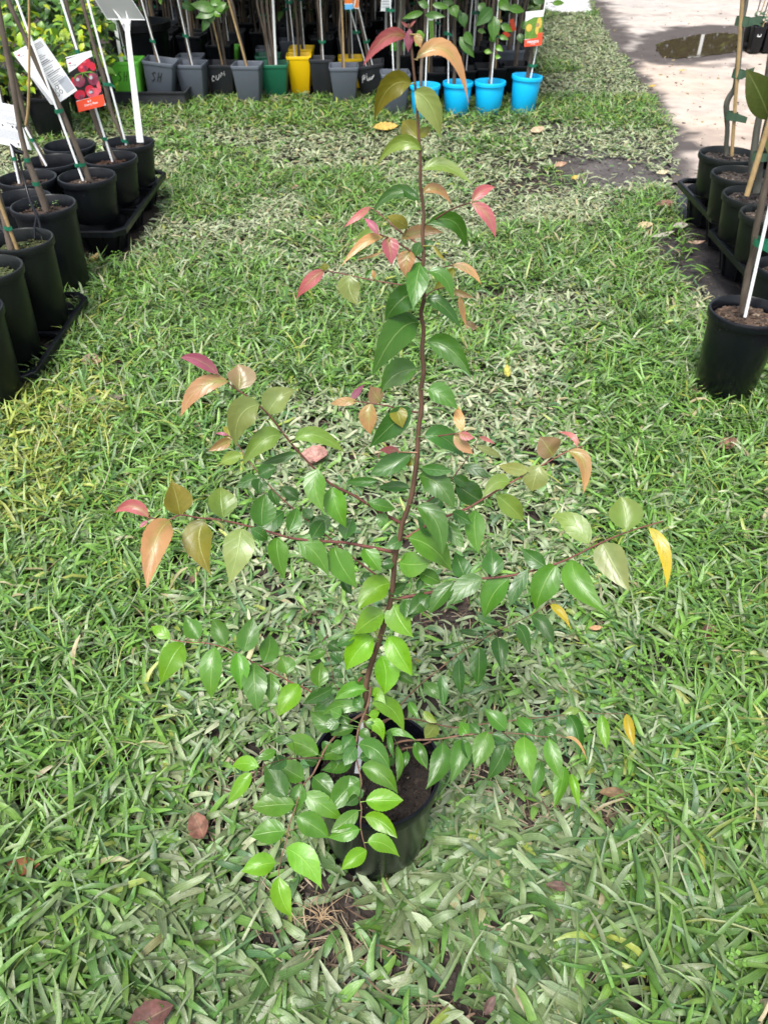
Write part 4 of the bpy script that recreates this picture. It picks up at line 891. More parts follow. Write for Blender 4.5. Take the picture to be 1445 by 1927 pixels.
c2.polys([c2.ell(.63, .265, .07, .05, 10), c2.ell(.22, .74, .09, .04, 10), c2.ell(.64, .69, .06, .05, 10), c2.ell(.36, .51, .10, .045, 10), c2.ell(.84, .54, .09, .045, 10)], M['plum'], .0021)
c2.polys([[(.10, .38), (.22, .33), (.5, .32), (.5, .335), (.25, .35), (.14, .40)], [(.5, .32), (.8, .34), (.95, .40), (.78, .365), (.5, .335)], [(.49, .33), (.52, .33), (.40, .44), (.38, .43)], [(.50, .33), (.53, .33), (.70, .44), (.67, .45)]], M['greenp'], .002)
c2.poly([(0, .80), (1, .79), (1, .93), (.97, .975), (.88, 1.0), (0, 1.0)], M['red'], .0016)
c2.text('B-T', .47, .87, .012, M['card'], .002, bold=.03); c2.text('Cherry Plum', .50, .925, .0125, M['card'], .002, bold=.02)
c2.poly(c2.ell(.11, .115, .06, .014, 8), M['cherry'], .0016); c2.text("flemings", .20, .175, .010, M['greyp'], .0016)
rootify(c2, 'glossy tag with a photo of red plums above an orange red band', 'plant tag')
c3 = Card(quadpx([(-22, 188), (27, 198), (61, 283), (-10, 268)], 3.42), None, 'instruction_card')
c3.polys([c3.rect(.38, v, random.uniform(.8, .95), v + .012) for v in (.14, .17, .27, .30, .33, .36)] + [c3.rect(.06, v, .44, v + .01) for v in (.2, .23, .36, .40)] + [c3.rect(.05, v, random.uniform(.85, .95), v + .013) for v in (.62, .65, .68, .71, .74, .77, .80, .83)], M['ltgreyp'])
c3.polys([c3.ell(.80, .53, .055, .05, 9), c3.ell(.66, .52, .035, .035, 8), c3.ell(.35, .53, .03, .03, 8), c3.ell(.2, .54, .03, .03, 8)], M['greyp'])
c3.text('Panache', .72, .43, .014, M['greyp'], flip=True); c3.text('Fig', .72, .905, .014, M['greyp'], flip=True, bold=.02)
rootify(c3, 'white instruction card with upside down grey print at the left edge', 'plant tag')
# tall white flat sign post with grey sign sheet
sg = thing('plant_sign', 'tall flat white sign post with a grey sheet, standing in the rear left pot', 'sign', at(266, 262, 4.50))
mb = MB(); ys = 4.50; a = [at(*p, ys) for p in ((258, 268), (271, 268), (245, 60), (247, 37), (226, 37), (236, 60))]
def slab(mb, pts, n_, th): f = [p + n_ * th / 2 for p in pts]; b = [p - n_ * th / 2 for p in pts]; k = len(pts); mb.add(f + b, [tuple(range(k - 1, -1, -1)), tuple(range(k, 2 * k))] + [(i, (i + 1) % k, k + (i + 1) % k, k + i) for i in range(k)])
slab(mb, a, Vector((0, 1, 0)), .005); mb.tube([at(265, 268, ys - .004), at(241, 60, ys - .004)], .0025, 4)
obj('post', mb, M['white'], sg, smooth=False)
mb = MB(); sh = [at(203, 36, ys + .012), at(273, 37, ys + .012), at(247, -3, ys - .03), at(215, -60, ys - .06), at(145, -50, ys - .06), at(178, -3, ys - .03)]
slab(mb, sh, Vector((0, .6, .8)).normalized(), .003); sheetb = obj('sign_sheet', mb, M['greycard'], sg, smooth=False)
mb = MB()
e0 = [(203, 36), (273, 37), (247, -3), (215, -60)]
mb.tube([at(*p, q) for p, q in zip(e0, (ys + .010, ys + .010, ys - .033, ys - .063))], .003, 4); mb.tube([at(178, -3, ys - .033), at(203, 36, ys + .010)], .003, 4)
mb.tube([at(232, 45, ys - .01), at(224, 30, ys - .01), at(213, 17, ys - .01)], [.008, .005, .001], 4); mb.tube([at(244, 45, ys - .01), at(240, 30, ys - .01), at(237, 20, ys - .01)], [.006, .004, .001], 4)
obj('rim', mb, M['white'], sheetb, smooth=False)
sg2 = thing('plant_sign', 'slim white sign post standing behind the tall one at the lime green pot', 'sign', at(232, 125, 6.9))
mb = MB(); slab(mb, [at(*p, 6.9) for p in ((228, 125), (234, 125), (219, 37), (211, 37), (214, 45))], Vector((0, 1, 0)), .004); obj('post', mb, M['white'], sg2, smooth=False)
mb = MB(); slab(mb, [at(*p, 6.9) for p in ((195, 36), (235, 36), (218, -40), (180, -40))], Vector((0, .8, .6)).normalized(), .004); obj('sign_sheet', mb, M['white'], sg2, smooth=False)

# ---- trays
def tray(name, label, x0, x1, y0, y1, ztop, nx, ny, deep, parent_group, rim=.03):
    t = thing(name, label, 'tray', ((x0 + x1) / 2, (y0 + y1) / 2, 0), parent_group)
    mb = MB(); wbar = .022
    # outer skirt, bevelled corners
    def ringpts(o_, cz): 
        c = .05; X0, X1, Y0, Y1 = x0 - o_, x1 + o_, y0 - o_, y1 + o_
        return [(X0 + c, Y0, cz), (X1 - c, Y0, cz), (X1, Y0 + c, cz), (X1, Y1 - c, cz), (X1 - c, Y1, cz), (X0 + c, Y1, cz), (X0, Y1 - c, cz), (X0, Y0 + c, cz)]
    rings = [ringpts(.004, ztop - rim), ringpts(.006, ztop - .004), ringpts(.004, ztop), ringpts(-.010, ztop), ringpts(-.012, ztop - .012)]
    vs = [p for r_ in rings for p in r_]; mb.add(vs, [(i * 8 + j, i * 8 + (j + 1) % 8, i * 8 + 8 + (j + 1) % 8, i * 8 + 8 + j) for i in range(4) for j in range(8)])
    obj('rim', mb, M['black'], t, smooth=False)
    dx, dy = (x1 - x0) / nx, (y1 - y0) / ny
    for i in range(1, nx):
        b = MB(); b.box((x0 + i * dx, (y0 + y1) / 2, ztop - .010), (wbar, y1 - y0 - .03, .012)); obj('cross_bar', b, M['black'], t, smooth=False)
    for j in range(1, ny):
        b = MB(); b.box(((x0 + x1) / 2, y0 + j * dy, ztop - .013), (x1 - x0 - .03, wbar, .012)); obj('cross_bar', b, M['black'], t, smooth=False)
    for i in range(nx):
        for j in range(ny):
            cx, cy = x0 + (i + .5) * dx, y0 + (j + .5) * dy; r = min(dx, dy) / 2 - .012; b = MB()
            if deep:
                b.lathe([(r * .62, .004), (r * .66, .008), (r * .80, ztop * .55), (r * .96, ztop - .02), (r, ztop - .016), (r * .97, ztop - .016), (r * .78, ztop * .55), (r * .6, .012), (.0, .012)], (cx, cy, 0), 20)
                for k in range(8):
                    a = k * math.pi / 4 + .2; c_, s_ = math.cos(a), math.sin(a)
                    b.tube([(cx + c_ * r * .68, cy + s_ * r * .68, .006), (cx + c_ * r * .84, cy + s_ * r * .84, ztop * .55), (cx + c_ * r, cy + s_ * r, ztop - .02)], .006, 4)
            else:
                b.lathe([(r * .25, .012), (r * .6, .010), (r * .9, .014), (r, ztop - .012)], (cx, cy, 0), 20)
                b.box((cx, cy, .018), (dx * .9, .018, .008)); b.box((cx, cy, .0185), (.018, dy * .9, .008))
            obj('cell', b, M['black'], t, sharp=40)
    return t
tray('pot_tray', 'deep black carry tray with cup shaped cells under the left group of pots', -1.86, -1.255, 3.70, 4.68, .155, 2, 3, True, 'black carry trays')
tray('pot_tray', 'low flat black tray on the grass under the nearer left pots', -1.86, -1.285, 2.46, 3.19, .075, 2, 2, False, 'black carry trays')
tray('pot_tray', 'black carry tray under the rear pots of the right group by the path', 1.605, 2.22, 3.76, 4.42, .185, 2, 2, True, 'black carry trays')
tray('pot_tray', 'black carry tray under the nearer pots of the right group', 1.545, 2.16, 3.10, 3.70, .18, 2, 2, True, 'black carry trays')

# ---- right group
GR = 'potted trees at the right'
r1 = potted('potted_fig_tree', 'tree tied to a bamboo cane in the rearmost tilted round pot beside the path', 'potted tree', 1.735, 4.13, .19, .138, .20, M['blackg'], GR, .03, 160, (.06, .052, .048))
trunk(r1, [at(*p, 4.13) for p in ((1366, 290), (1366, 270), (1368, 240), (1366, 200), (1371, 183), (1382, 165), (1387, 130), (1391, 90), (1396, 40), (1403, 0), (1408, -60))], .0125, .011, M['barkg'])
stake(r1, at(1376, 293, 4.08), at(1400, -60, 4.08), .009, M['bamboo'], 'bamboo_cane')
for p, q in (((1390, 40), (1402, 40)), ((1384, 139), (1392, 139)), ((1372, 218), (1380, 218))): tie(r1, at(*p, 4.10), at(*q, 4.08), .036, M['tieold'], .018)
r2 = potted('potted_fig_tree', 'grafted tree in the second right pot with fallen leaves on its soil', 'potted tree', 1.70, 3.83, .175, .135, .205, M['blackg'], GR, .03, 140, (.06, .05, .045))
trunk(r2, [at(*p, 3.86) for p in ((1412, 325), (1416, 300), (1420, 270), (1424, 240), (1432, 200), (1442, 150), (1452, 90), (1462, 20))], .017, .013, M['barkg'])
r3 = potted('potted_fig_tree', 'tree with thick leaning bamboo cane and one large leaf in the third right pot', 'potted tree', 1.655, 3.54, .175, .133, .20, M['blackg'], GR, .03, 140, (.05, .042, .04))
trunk(r3, [at(*p, 3.56) for p in ((1422, 362), (1426, 340), (1428, 310), (1432, 280), (1440, 240), (1452, 190), (1470, 110))], .015, .012, M['barkg'])
stake(r3, at(1404, 368, 3.48), at(1462, 180, 3.48), .012, M['bamboo'], 'bamboo_cane'); tie(r3, at(1424, 294, 3.5), at(1436, 294, 3.5), .034, M['tieold'], .022)
r4 = potted('black_pot', 'round black pot of soil at the right edge behind the front white staked tree', 'plant pot', 1.64, 3.30, .175, .125, .20, M['blackg'], GR, .03, 140, (.055, .045, .04))
r6 = potted('black_pot', 'small black pot low between the right tray and the front pot', 'plant pot', 1.62, 3.02, .01, .11, .25, M['black'], GR, .04, 30)
r7 = potted('black_pot', 'black pot behind the thick trunks at the right edge', 'plant pot', 2.03, 4.12, .19, .135, .20, M['black'], GR, .03, 60)
r8 = potted('black_pot', 'black pot with a whitish label at the right edge', 'plant pot', 2.02, 3.82, .175, .135, .20, M['black'], GR, .03, 60)
r5 = potted('potted_fruit_tree', 'white staked tree in the single black pot standing on the grass at the right edge', 'potted tree', 1.243, 2.46, .0, .121, .335, M['navy'], GR, .035, 260, (.085, .060, .045))
trunk(r5, [at(*p, 2.47) for p in ((1398, 586), (1399, 560), (1403, 535), (1407, 510), (1416, 480), (1420, 440), (1431, 390), (1444, 330), (1462, 250), (1486, 150))], .0132, .0085, M['bark'])
stake(r5, at(1401, 596, 2.41), at(1474, 270, 2.41), .0058, M['white'])
tie(r5, at(1424, 456, 2.46), at(1434, 456, 2.43), .022, M['tie'], .016); tie(r5, at(1434, 458, 2.43), at(1450, 458, 2.43), .022, M['tie'], .010)
def tree_leaf(parent, B, T, wid, nrm, col, fold=.15, bow=.08, segs=9, name='leaf'):
    mb = MB(); leaf_mesh(mb, B, T, wid, nrm, None, fold, bow, segs, .0, curl=.06); o = obj(name, mb, M['leaf'], parent, uv=True); o.color = (*col, 0); return o
tree_leaf(r3, at(1448, 225, 3.52), at(1404, 128, 3.46), .115, Vector((-.35, -.8, .45)).normalized(), (.075, .105, .022))
tree_leaf(r3, at(1448, 230, 3.52), at(1475, 330, 3.50), .10, Vector((-.2, -.8, .5)).normalized(), (.08, .12, .025))

# ---- front row of square and blue pots ---------------------------------------------------
GF = 'coloured pots along the front of the nursery rows'
def strokes(parent, mb, lines, cx, fy, zc, wt, h, wb, mat, size, sq=True, slant=0, thick=.0028):
    # handwriting on the front face of a square pot; lines are polylines in (-1..1)
    for ln in lines:
        pts = []
        for u, v in ln:
            z = zc + v * size; a = wb / 2 + (wt - wb) / 2 * (z / h); pts.append(Vector((cx + (u + v * slant) * size, fy - a - .0012, z)))
        mb.tube(pts, thick, 4)
TXT = dict(S=[(.6, .8), (0, 1), (-.5, .6), (0, .1), (.5, -.4), (0, -1), (-.6, -.8)])
def S_(u): return [(u + .35, .8), (u, 1), (u - .35, .6), (u, .1), (u + .35, -.4), (u, -1), (u - .4, -.75)]
def H_(u): return [[(u - .3, 1), (u - .3, -1)], [(u + .35, 1), (u + .3, -1)], [(u - .3, 0), (u + .33, .1)]]
TX = {'SH': [S_(-.75)] + H_(.6),
      'CUM': [[(-1.0, -.2), (-1.4, .1), (-1.6, -.5), (-1.4, -1.1), (-1.0, -.9)], [(-.6, .2), (-.6, -.6), (-.2, -.8), (.1, -.3), (.1, .5)], [(.5, -.2), (.6, .9), (.95, .3), (1.3, 1.2), (1.4, .2)]],
      'MUR': [[(-1.6, -.9), (-1.7, .4), (-1.3, .8), (-1.2, .2), (-1.6, -.2)], [(-1.2, -.3), (-.7, 1.0), (-.5, -.5), (-.2, -.6), (-.1, .1), (-.05, -.6), (.3, -.1)], [(.3, .1), (.3, -.6), (.7, -.2), (.75, .2), (.6, -.5), (1.1, .3)]]}
def crown_mesh(name, n_, zr, rr, Ls, cols, seed):
    rnd = random.Random(seed); mb = MB()
    for i in range(n_):
        a = rnd.random() * 6.28; r = rr * math.sqrt(rnd.random()); z = rnd.uniform(*zr); B = Vector((r * math.cos(a), r * math.sin(a), z))
        d = Vector((math.cos(a + rnd.uniform(-1, 1)), math.sin(a + rnd.uniform(-1, 1)), rnd.uniform(-.9, .4))).normalized(); L = Ls * rnd.uniform(.7, 1.3)
        nr = (Vector((rnd.uniform(-.6, .6), rnd.uniform(-.6, .6), 1)) - d * 0).normalized(); nr = (nr - d * nr.dot(d)).normalized()
        c = rnd.choice(cols); g = rnd.uniform(.7, 1.25)
        leaf_mesh(mb, B, B + d * L, L * .48, nr, None, .15, .08, 4, 0, col=tuple(x * g for x in c))
    return mb.mesh(name, M['leafc'], uv=True)
DARKG = [(.030, .085, .020), (.045, .12, .025), (.06, .15, .03), (.03, .075, .025)]
CROWN = [crown_mesh('crown', 170, ((.95, .60, .52, .78)[s], 1.75), .24, .105, DARKG + [(.11, .24, .03)], s) for s in range(4)]
def front_pot(label, kind, pxc, rim_py, base_py, wpx, mat, tilt=0, text=None, stems=((0, 0),), stk=None, bark='bark', crown=True, hcol='ink', soild=.05, lean=0, name='potted_tree', tier=.0):
    q = gp(pxc, base_py); yf = q.y; zd = yf * cP + (CAMH - .1) * sP
    wt = wpx / FPX * (yf * cP + (CAMH - .25) * sP); h = at(pxc, rim_py, yf - .0).z
    rt = wt / 2; cx, cy = q.x, yf + rt * .9
    t = thing(name, label, 'potted tree' if stems else 'plant pot', (0, 0, 0), GF)
    if kind == 'sq':
        wb = wt * .74; square_pot(t, cx, cy, 0, wt, wb, h, mat); soil_fill(cx, cy, h - soild, rt - .016, 26, t, (.05, .04, .032), .02, True)
    else:
        wb = wt * .82; round_pot(t, cx, cy, 0, rt - .008, h, mat, .84, .008, 36); soil_fill(cx, cy, h - soild, rt - .022, 30, t, (.12, .10, .07), .016)
    if text:
        mb = MB(); strokes(t, mb, TX[text], cx - wt * .05, cy, h * .66, wt, h, wb, None, .034, slant=.25); obj('lettering', mb, M[hcol], t, smooth=False)
    for k, (dx, ln) in enumerate(stems):
        trunk(t, wob((cx + dx, cy, h - .06), (cx + dx + ln, cy + random.uniform(-.05, .05), 1.25), 7, .006), .013 if k == 0 else .009, .008, M[bark])
    if stk:
        for dx, l2, m_, r_ in stk:
            a = Vector((cx + dx, cy - .035, h - .06)); b = Vector((cx + dx + l2, cy - .03, 1.2)); stake(t, a, b, r_, M[m_])
            if stems and r_ < .008:
                f = random.uniform(.12, .5); p = a.lerp(b, f); tie(t, p + Vector((-.022, .03, 0)), p, .02, M['tie'], .016)
    # real pots lean a little
    c0 = Vector((cx, cy, 0))
    t.location = c0
    for ch in t.children:
        me = ch.data; me.transform(Matrix.Translation(-c0))
        for g_ in ch.children: g_.data.transform(Matrix.Translation(-c0))
    t.rotation_euler = (0, R(tilt), R(random.uniform(-4, 4)))
    if crown and stems:
        c = bpy.data.objects.new('crown', CROWN[0]); COL.objects.link(c); c.parent = t; c['kind'] = 'stuff'; c.rotation_euler = (0, 0, random.random() * 6)
    return t, cx, cy, h, wt
# planter tray holding the first pots
q = gp(280, 205); t = thing('planter_trough', 'long shallow dark tray on the grass holding the lime and grey pots marked SH', 'tray', (q.x, q.y + .14, 0))
mb = MB(); wl, wd, hh = .61, .27, .115; c = (q.x, q.y + .14)
for sx_, sy_, ww, dd_ in ((0, -wd / 2, wl, .006), (0, wd / 2, wl, .006), (-wl / 2, 0, .006, wd - .01), (wl / 2, 0, .006, wd - .01)): mb.box((c[0] + sx_, c[1] + sy_, hh / 2 + .002), (ww, dd_, hh))
obj('side_wall', mb, M['charcoal'], t, smooth=False)
mb = MB()
for sx_, sy_, ww, dd_ in ((0, -wd / 2 - .006, wl + .03, .016), (0, wd / 2 + .006, wl + .03, .016), (-wl / 2 - .007, 0, .016, wd - .006), (wl / 2 + .007, 0, .016, wd - .006)): mb.box((c[0] + sx_, c[1] + sy_, hh + .004), (ww, dd_, .010))
obj('rim', mb, M['charcoal'], t, smooth=False)
mb = MB(); mb.box((c[0], c[1], .008), (wl - .012, wd - .012, .008)); obj('base', mb, M['charcoal'], t, smooth=False)
WS = 'white'
FP = [
 ('lime green square pot marked SH in the shallow tray at the left', 'sq', 246, 120, 201, 60, 'lime', 0, 'SH', ((.03, -.08),), [(0.02, -.06, WS, .005)], {}),
 ('tilted grey square pot marked SH in the shallow tray', 'sq', 302, 121, 201, 58, 'grey', 7, 'SH', ((-.02, -.22),), [(.01, -.26, WS, .005)], {}),
 ('grey square pot with a bare trunk standing right of the shallow tray', 'sq', 366, 122, 194, 54, 'grey', 0, None, ((.0, -.06),), [(.02, -.1, WS, .005)], {}),
 ('black square pot marked CUM in white between two grey ones', 'sq', 421, 122, 185, 55, 'charcoal', 0, 'CUM', ((.03, -.05), (0, -.12)), [(.02, -.12, 'bamboo', .006)], {'hcol': 'chalk'}),
 ('grey square pot just left of the dark green one', 'sq', 470, 124, 199, 54, 'grey', 0, None, ((-.005, -.16),), [(.01, -.2, 'bamboo', .008)], {}),
 ('dark green square pot holding a bundle of bare stems and a flat white stake', 'sq', 519, 122, 189, 53, 'green', 0, None, ((-.03, -.05), (-.02, 0), (-.035, -.10), (0, -.03), (.01, .02)), [(.015, .035, WS, .010)], {}),
 ('bright yellow square pot near the middle of the front row', 'sq', 565, 106, 178, 47, 'yellow', 0, None, ((.0, -.02),), [(-.03, -.04, WS, .004)], {'bark': 'bark'}),
 ('charcoal square pot right of the bright yellow one', 'sq', 608, 112, 183, 46, 'charcoal', 0, None, ((.0, .0),), [(.015, -.01, WS, .004)], {}),
 ('grey square pot with a yellow striped bamboo cane', 'sq', 648, 127, 198, 55, 'grey', 0, None, ((-.01, -.01),), [(.005, -.015, 'bamboo', .008)], {}),
 ('leaning charcoal square pot with white handwriting', 'sq', 704, 122, 188, 56, 'charcoal', -9, 'MUR', ((0.0, -.05),), [(-.02, -.14, WS, .004), (.03, -.1, WS, .004)], {'hcol': 'chalk'}),
 ('grey square pot left of the blue pots with a white stake', 'sq', 743, 140, 218, 55, 'grey', 0, None, ((.025, .02),), [(-.01, -.06, WS, .005)], {'bark': 'barkg'}),
 ('first bright blue round pot from the left', 'rd', 799, 164, 228, 58, 'blue', 0, None, ((-.03, .0),), [(0, .005, WS, .005)], {}),
 ('second bright blue round pot from the left', 'rd', 860, 159, 221, 58, 'blue', 0, None, ((-.03, -.05),), [(-.07, -.06, WS, .0045)], {}),
 ('third bright blue round pot with a wire handle', 'rd', 920, 158, 220, 60, 'blue', 0, None, ((-.01, -.02),), [(.005, .01, WS, .005)], {}),
 ('rightmost bright blue round pot with a yellow fruit tag', 'rd', 985, 147, 218, 58, 'blue', 3, None, ((.0, .06),), [(.02, .045, WS, .005)], {}),
 ('grey square pot behind the first grey one, only its rim showing', 'sq', 364, 108, 178, 50, 'grey', 0, None, ((.0, -.06),), [(.02, -.08, WS, .004)], {}),
 ('lime green square pot behind the black one marked CUM', 'sq', 432, 90, 145, 42, 'lime', 0, None, ((.0, -.02),), [(.02, -.02, WS, .004)], {}),
 ('yellow square pot behind the grey pot with the striped cane', 'sq', 660, 110, 168, 46, 'yellow', 0, None, ((.0, .0),), [(.02, -.02, WS, .004)], {}),
 ('second yellow square pot just behind the bright yellow front one', 'sq', 570, 92, 165, 45, 'yellow', 0, None, ((.01, .0),), [(.03, -.02, WS, .004)], {}),
 ('tall lime green square pot behind the rightmost grey pot', 'sq', 748, 84, 160, 29, 'lime', 0, None, ((.0, .01),), [(.02, -.02, WS, .004)], {}),
 ('teal rimmed grey pot behind the dark green pot', 'sq', 508, 106, 168, 48, 'green', 0, None, ((.0, -.05),), [(.02, -.08, WS, .004)], {}),
 ('small grey square pot in the second row behind the dark green pot', 'sq', 505, 92, 150, 40, 'grey', 0, None, ((.0, .0),), [(.01, -.02, WS, .004)], {}),
 ('small yellow pot far back among the dark trunks', 'sq', 583, 44, 90, 28, 'yellow', 0, None, ((.0, .0),), None, {}),
 ('black square pot behind the third blue pot', 'sq', 920, 128, 190, 58, 'black', 0, None, ((.0, .02), (.03, .0)), [(.04, .0, 'bamboo', .007)], {}),
 ('black square pot behind the second blue pot', 'sq', 868, 132, 192, 54, 'black', 0, None, ((.0, .02),), [(.03, .03, WS, .004)], {}),
 ('black square pot behind the first blue pot', 'sq', 812, 136, 196, 56, 'black', 0, None, ((.0, .0),), [(-.03, .01, 'bamboo', .006)], {}),
 ('black square pot behind the rightmost blue pot', 'sq', 965, 124, 188, 56, 'black', 0, None, ((.0, .06), (.02, .07)), None, {}),
]
FOBJ = {}
for lab, kind, pxc, ry, by, wpx, mt, tilt, tx, stems, stk, kw in FP:
    r_ = front_pot(lab, kind, pxc, ry, by, wpx, M[mt], tilt, tx, stems, stk, **kw); FOBJ[lab] = r_
for lab in list(FOBJ)[:2]: FOBJ[lab][0].location.z = .016
# leaves low on the trees behind the blue pots, and on the tree in the black CUM pot
def px_leaves(t, y, lst, parentname=None):
    for bx, by, tx, ty, wpx, c in lst:
        B = at(bx, by, y); nrm = (-ray(bx, by).normalized() + Vector((random.uniform(-.4, .4), 0, random.uniform(.1, .5)))).normalized()
        r = ray(tx, ty); T = CAMV + r * ((B - CAMV).dot(nrm) / r.dot(nrm)); wm = wpx / FPX * (y * cP + (CAMH - B.z) * sP)
        mb = MB(); leaf_mesh(mb, B, T, wm, nrm, None, .2, .08, 9, 0); me = mb.mesh('leaf', M['leaf'], t.location, uv=True)
        o = bpy.data.objects.new('leaf', me); COL.objects.link(o); o.parent = t
        g = random.uniform(.85, 1.15); o.color = (*[x * g for x in LC[c]], 0)
zz = lambda x, y: (600 + x * .3322, y * .3322)
def zl(l): return [(*zz(a, b), *zz(c, d), w_ * .3322, k) for a, b, c, d, w_, k in l]
B1 = FOBJ['first bright blue round pot from the left'][0]; B2 = FOBJ['second bright blue round pot from the left'][0]; B3 = FOBJ['third bright blue round pot with a wire handle'][0]; B4 = FOBJ['rightmost bright blue round pot with a yellow fruit tag'][0]
px_leaves(B1, 6.5, zl([(590, 70, 470, 105, 36, 'H'), (600, 85, 715, 95, 40, 'G'), (560, 170, 580, 240, 45, 'L'), (640, 25, 740, 48, 34, 'H'), (545, 260, 600, 190, 40, 'L'), (620, 40, 560, 10, 40, 'G')]))
px_leaves(B2, 6.6, zl([(755, 30, 785, 100, 62, 'H'), (800, 210, 882, 325, 62, 'G'), (810, 70, 830, 160, 55, 'D'), (830, 180, 880, 260, 50, 'G'), (735, 270, 790, 300, 40, 'G'), (700, 10, 770, 20, 45, 'G'), (780, 50, 800, 130, 50, 'D')]))
px_leaves(B3, 6.65, zl([(990, 90, 985, 235, 72, 'G'), (980, 45, 885, 150, 70, 'D'), (1020, 0, 1085, 60, 60, 'H'), (1070, 45, 1165, 65, 46, 'H'), (1030, 140, 1095, 180, 40, 'H'), (935, 290, 982, 300, 26, 'L'), (1000, 260, 1042, 290, 30, 'L'), (995, 320, 1030, 325, 24, 'L'), (900, 170, 945, 185, 26, 'H'), (1015, 205, 1075, 225, 26, 'H'), (1035, 110, 1020, 135, 16, 'Y'), (970, 200, 1000, 240, 50, 'H'), (940, 60, 900, 20, 50, 'G')]))
px_leaves(B4, 6.7, zl([(1130, 170, 1150, 110, 40, 'G'), (1110, 195, 1130, 250, 40, 'D'), (1180, 0, 1250, 10, 40, 'D'), (1290, 15, 1360, 5, 30, 'L')]))
CU = FOBJ['black square pot marked CUM in white between two grey ones'][0]
px_leaves(CU, 7.05, [(409, 18, 362, 8, 20, 'H'), (410, 20, 430, 5, 18, 'H'), (410, 22, 372, 34, 18, 'G'), (405, 20, 436, 12, 20, 'G'), (410, 20, 418, 32, 14, 'L'), (400, 22, 402, 44, 16, 'G'), (385, 20, 378, 2, 18, 'H'), (400, 8, 420, -6, 18, 'H'), (396, 30, 385, 60, 15, 'D'), (345, 8, 372, 18, 16, 'D')])
# wire handle on the third blue pot
mb = MB(); a, b = at(911, 158, 6.62), at(922, 156, 6.62); mb.tube([a, a.lerp(b, .2) + Vector((0, 0, .03)), a.lerp(b, .8) + Vector((0, 0, .035)), b], .0022, 5)
o = obj('wire_handle', mb, M['blue']); o.data.transform(Matrix.Translation(-B3.location)); o.parent = B3
# cards hung in the front row
def hang(quad, y, name, label, paint, mat=None):
    c = Card(quadpx(quad, y), None, name, mat, .0012); paint(c); rootify(c, label, 'plant tag'); return c
def paint_yellow(c):
    c.poly(c.rect(.0, .18, 1, .78), M['greenp'], .001); c.poly([(0, .0), (1, .0), (1, .09), (.5, .17), (0, .28)], M['card'], .002)
    c.polys([c.ell(.22, .46, .17, .11), c.ell(.80, .35, .14, .16), c.ell(.68, .55, .10, .12)], M['yelp'], .003); c.polys([c.ell(.70, .40, .10, .06)], M['bamboo'], .004)
    c.poly([(0, .80), (.70, .77), (.72, .64), (1, .62), (1, .97), (.9, 1), (0, 1)], M['red'], .003); c.text('MANGO', .48, .905, .022, M['card'], .005, bold=.03); c.text('tree', .48, .955, .018, M['card'], .005)
hang([(989, 22), (1022, 19), (1019, 85), (986, 88)], 6.62, 'fruit_tag', 'plant tag with yellow fruit above a red band, over the rightmost blue pot', paint_yellow)
hang([(958, 38), (966, 34), (971, 56), (962, 60)], 6.85, 'small_red_tag', 'small red tag twisted among leaves left of the yellow fruit tag', lambda c: None, M['red'])
hang([(945, 62), (952, 58), (961, 66), (953, 72)], 6.75, 'small_red_tag', 'lower small red tag half covered by a green leaf', lambda c: None, M['red'])
def paint_slim(c): c.poly(c.rect(0, .1, 1, .68), M['greenp'], .001); c.poly(c.rect(.1, .7, 1, 1), M['red'], .002)
hang([(805, 32), (815, 32), (818, 92), (810, 93)], 6.6, 'slim_tag', 'slim green and red tag seen almost edge on beside the first blue pot stake', paint_slim)
def paint_orange(c): c.poly(c.rect(.02, 0, .98, .72), M['orangep'], .001); c.poly(c.ell(.35, .25, .25, .3), M['pinkp'], .002); c.poly(c.rect(0, .76, 1, 1), M['bluep'], .002)
hang([(647, -22), (663, -22), (664, 17), (649, 18)], 7.0, 'orange_tag', 'left one of two orange picture tags with a blue lower band', paint_orange)
def paint_orange2(c): c.poly(c.rect(.05, .2, .95, .95), M['orangep'], .001); c.poly([(.1, .9), (.4, .4), (.6, .35), (.3, .95)], M['card'], .002); c.poly(c.rect(0, 0, 1, .14), M['bluep'], .002)
hang([(664, -20), (676, -20), (675, 17), (664, 15)], 7.02, 'orange_tag', 'right one of two orange picture tags, striped orange and white', paint_orange2)
def paint_grey(c): c.polys([c.rect(.1, v, .9, v + .04) for v in (.15, .3, .45, .6, .75)], M['ltgreyp'], .001)
hang([(718, -14), (738, -14), (735, 21), (716, 21)], 6.95, 'white_tag', 'white tag with grey print hanging over the grey pot right of the handwriting', paint_grey)
def paint_none(c): c.polys([c.rect(.1, .2, .5, .5)], M['ltgreyp'], .001)
q = [gp(284, 170, .155)]
hang([(284, 170), (328, 169), (328, 175), (284, 176)], gp(300, 186).y - .03, 'label_strip', 'white plastic label strip lying at the foot of the tilted grey SH pot', paint_none)

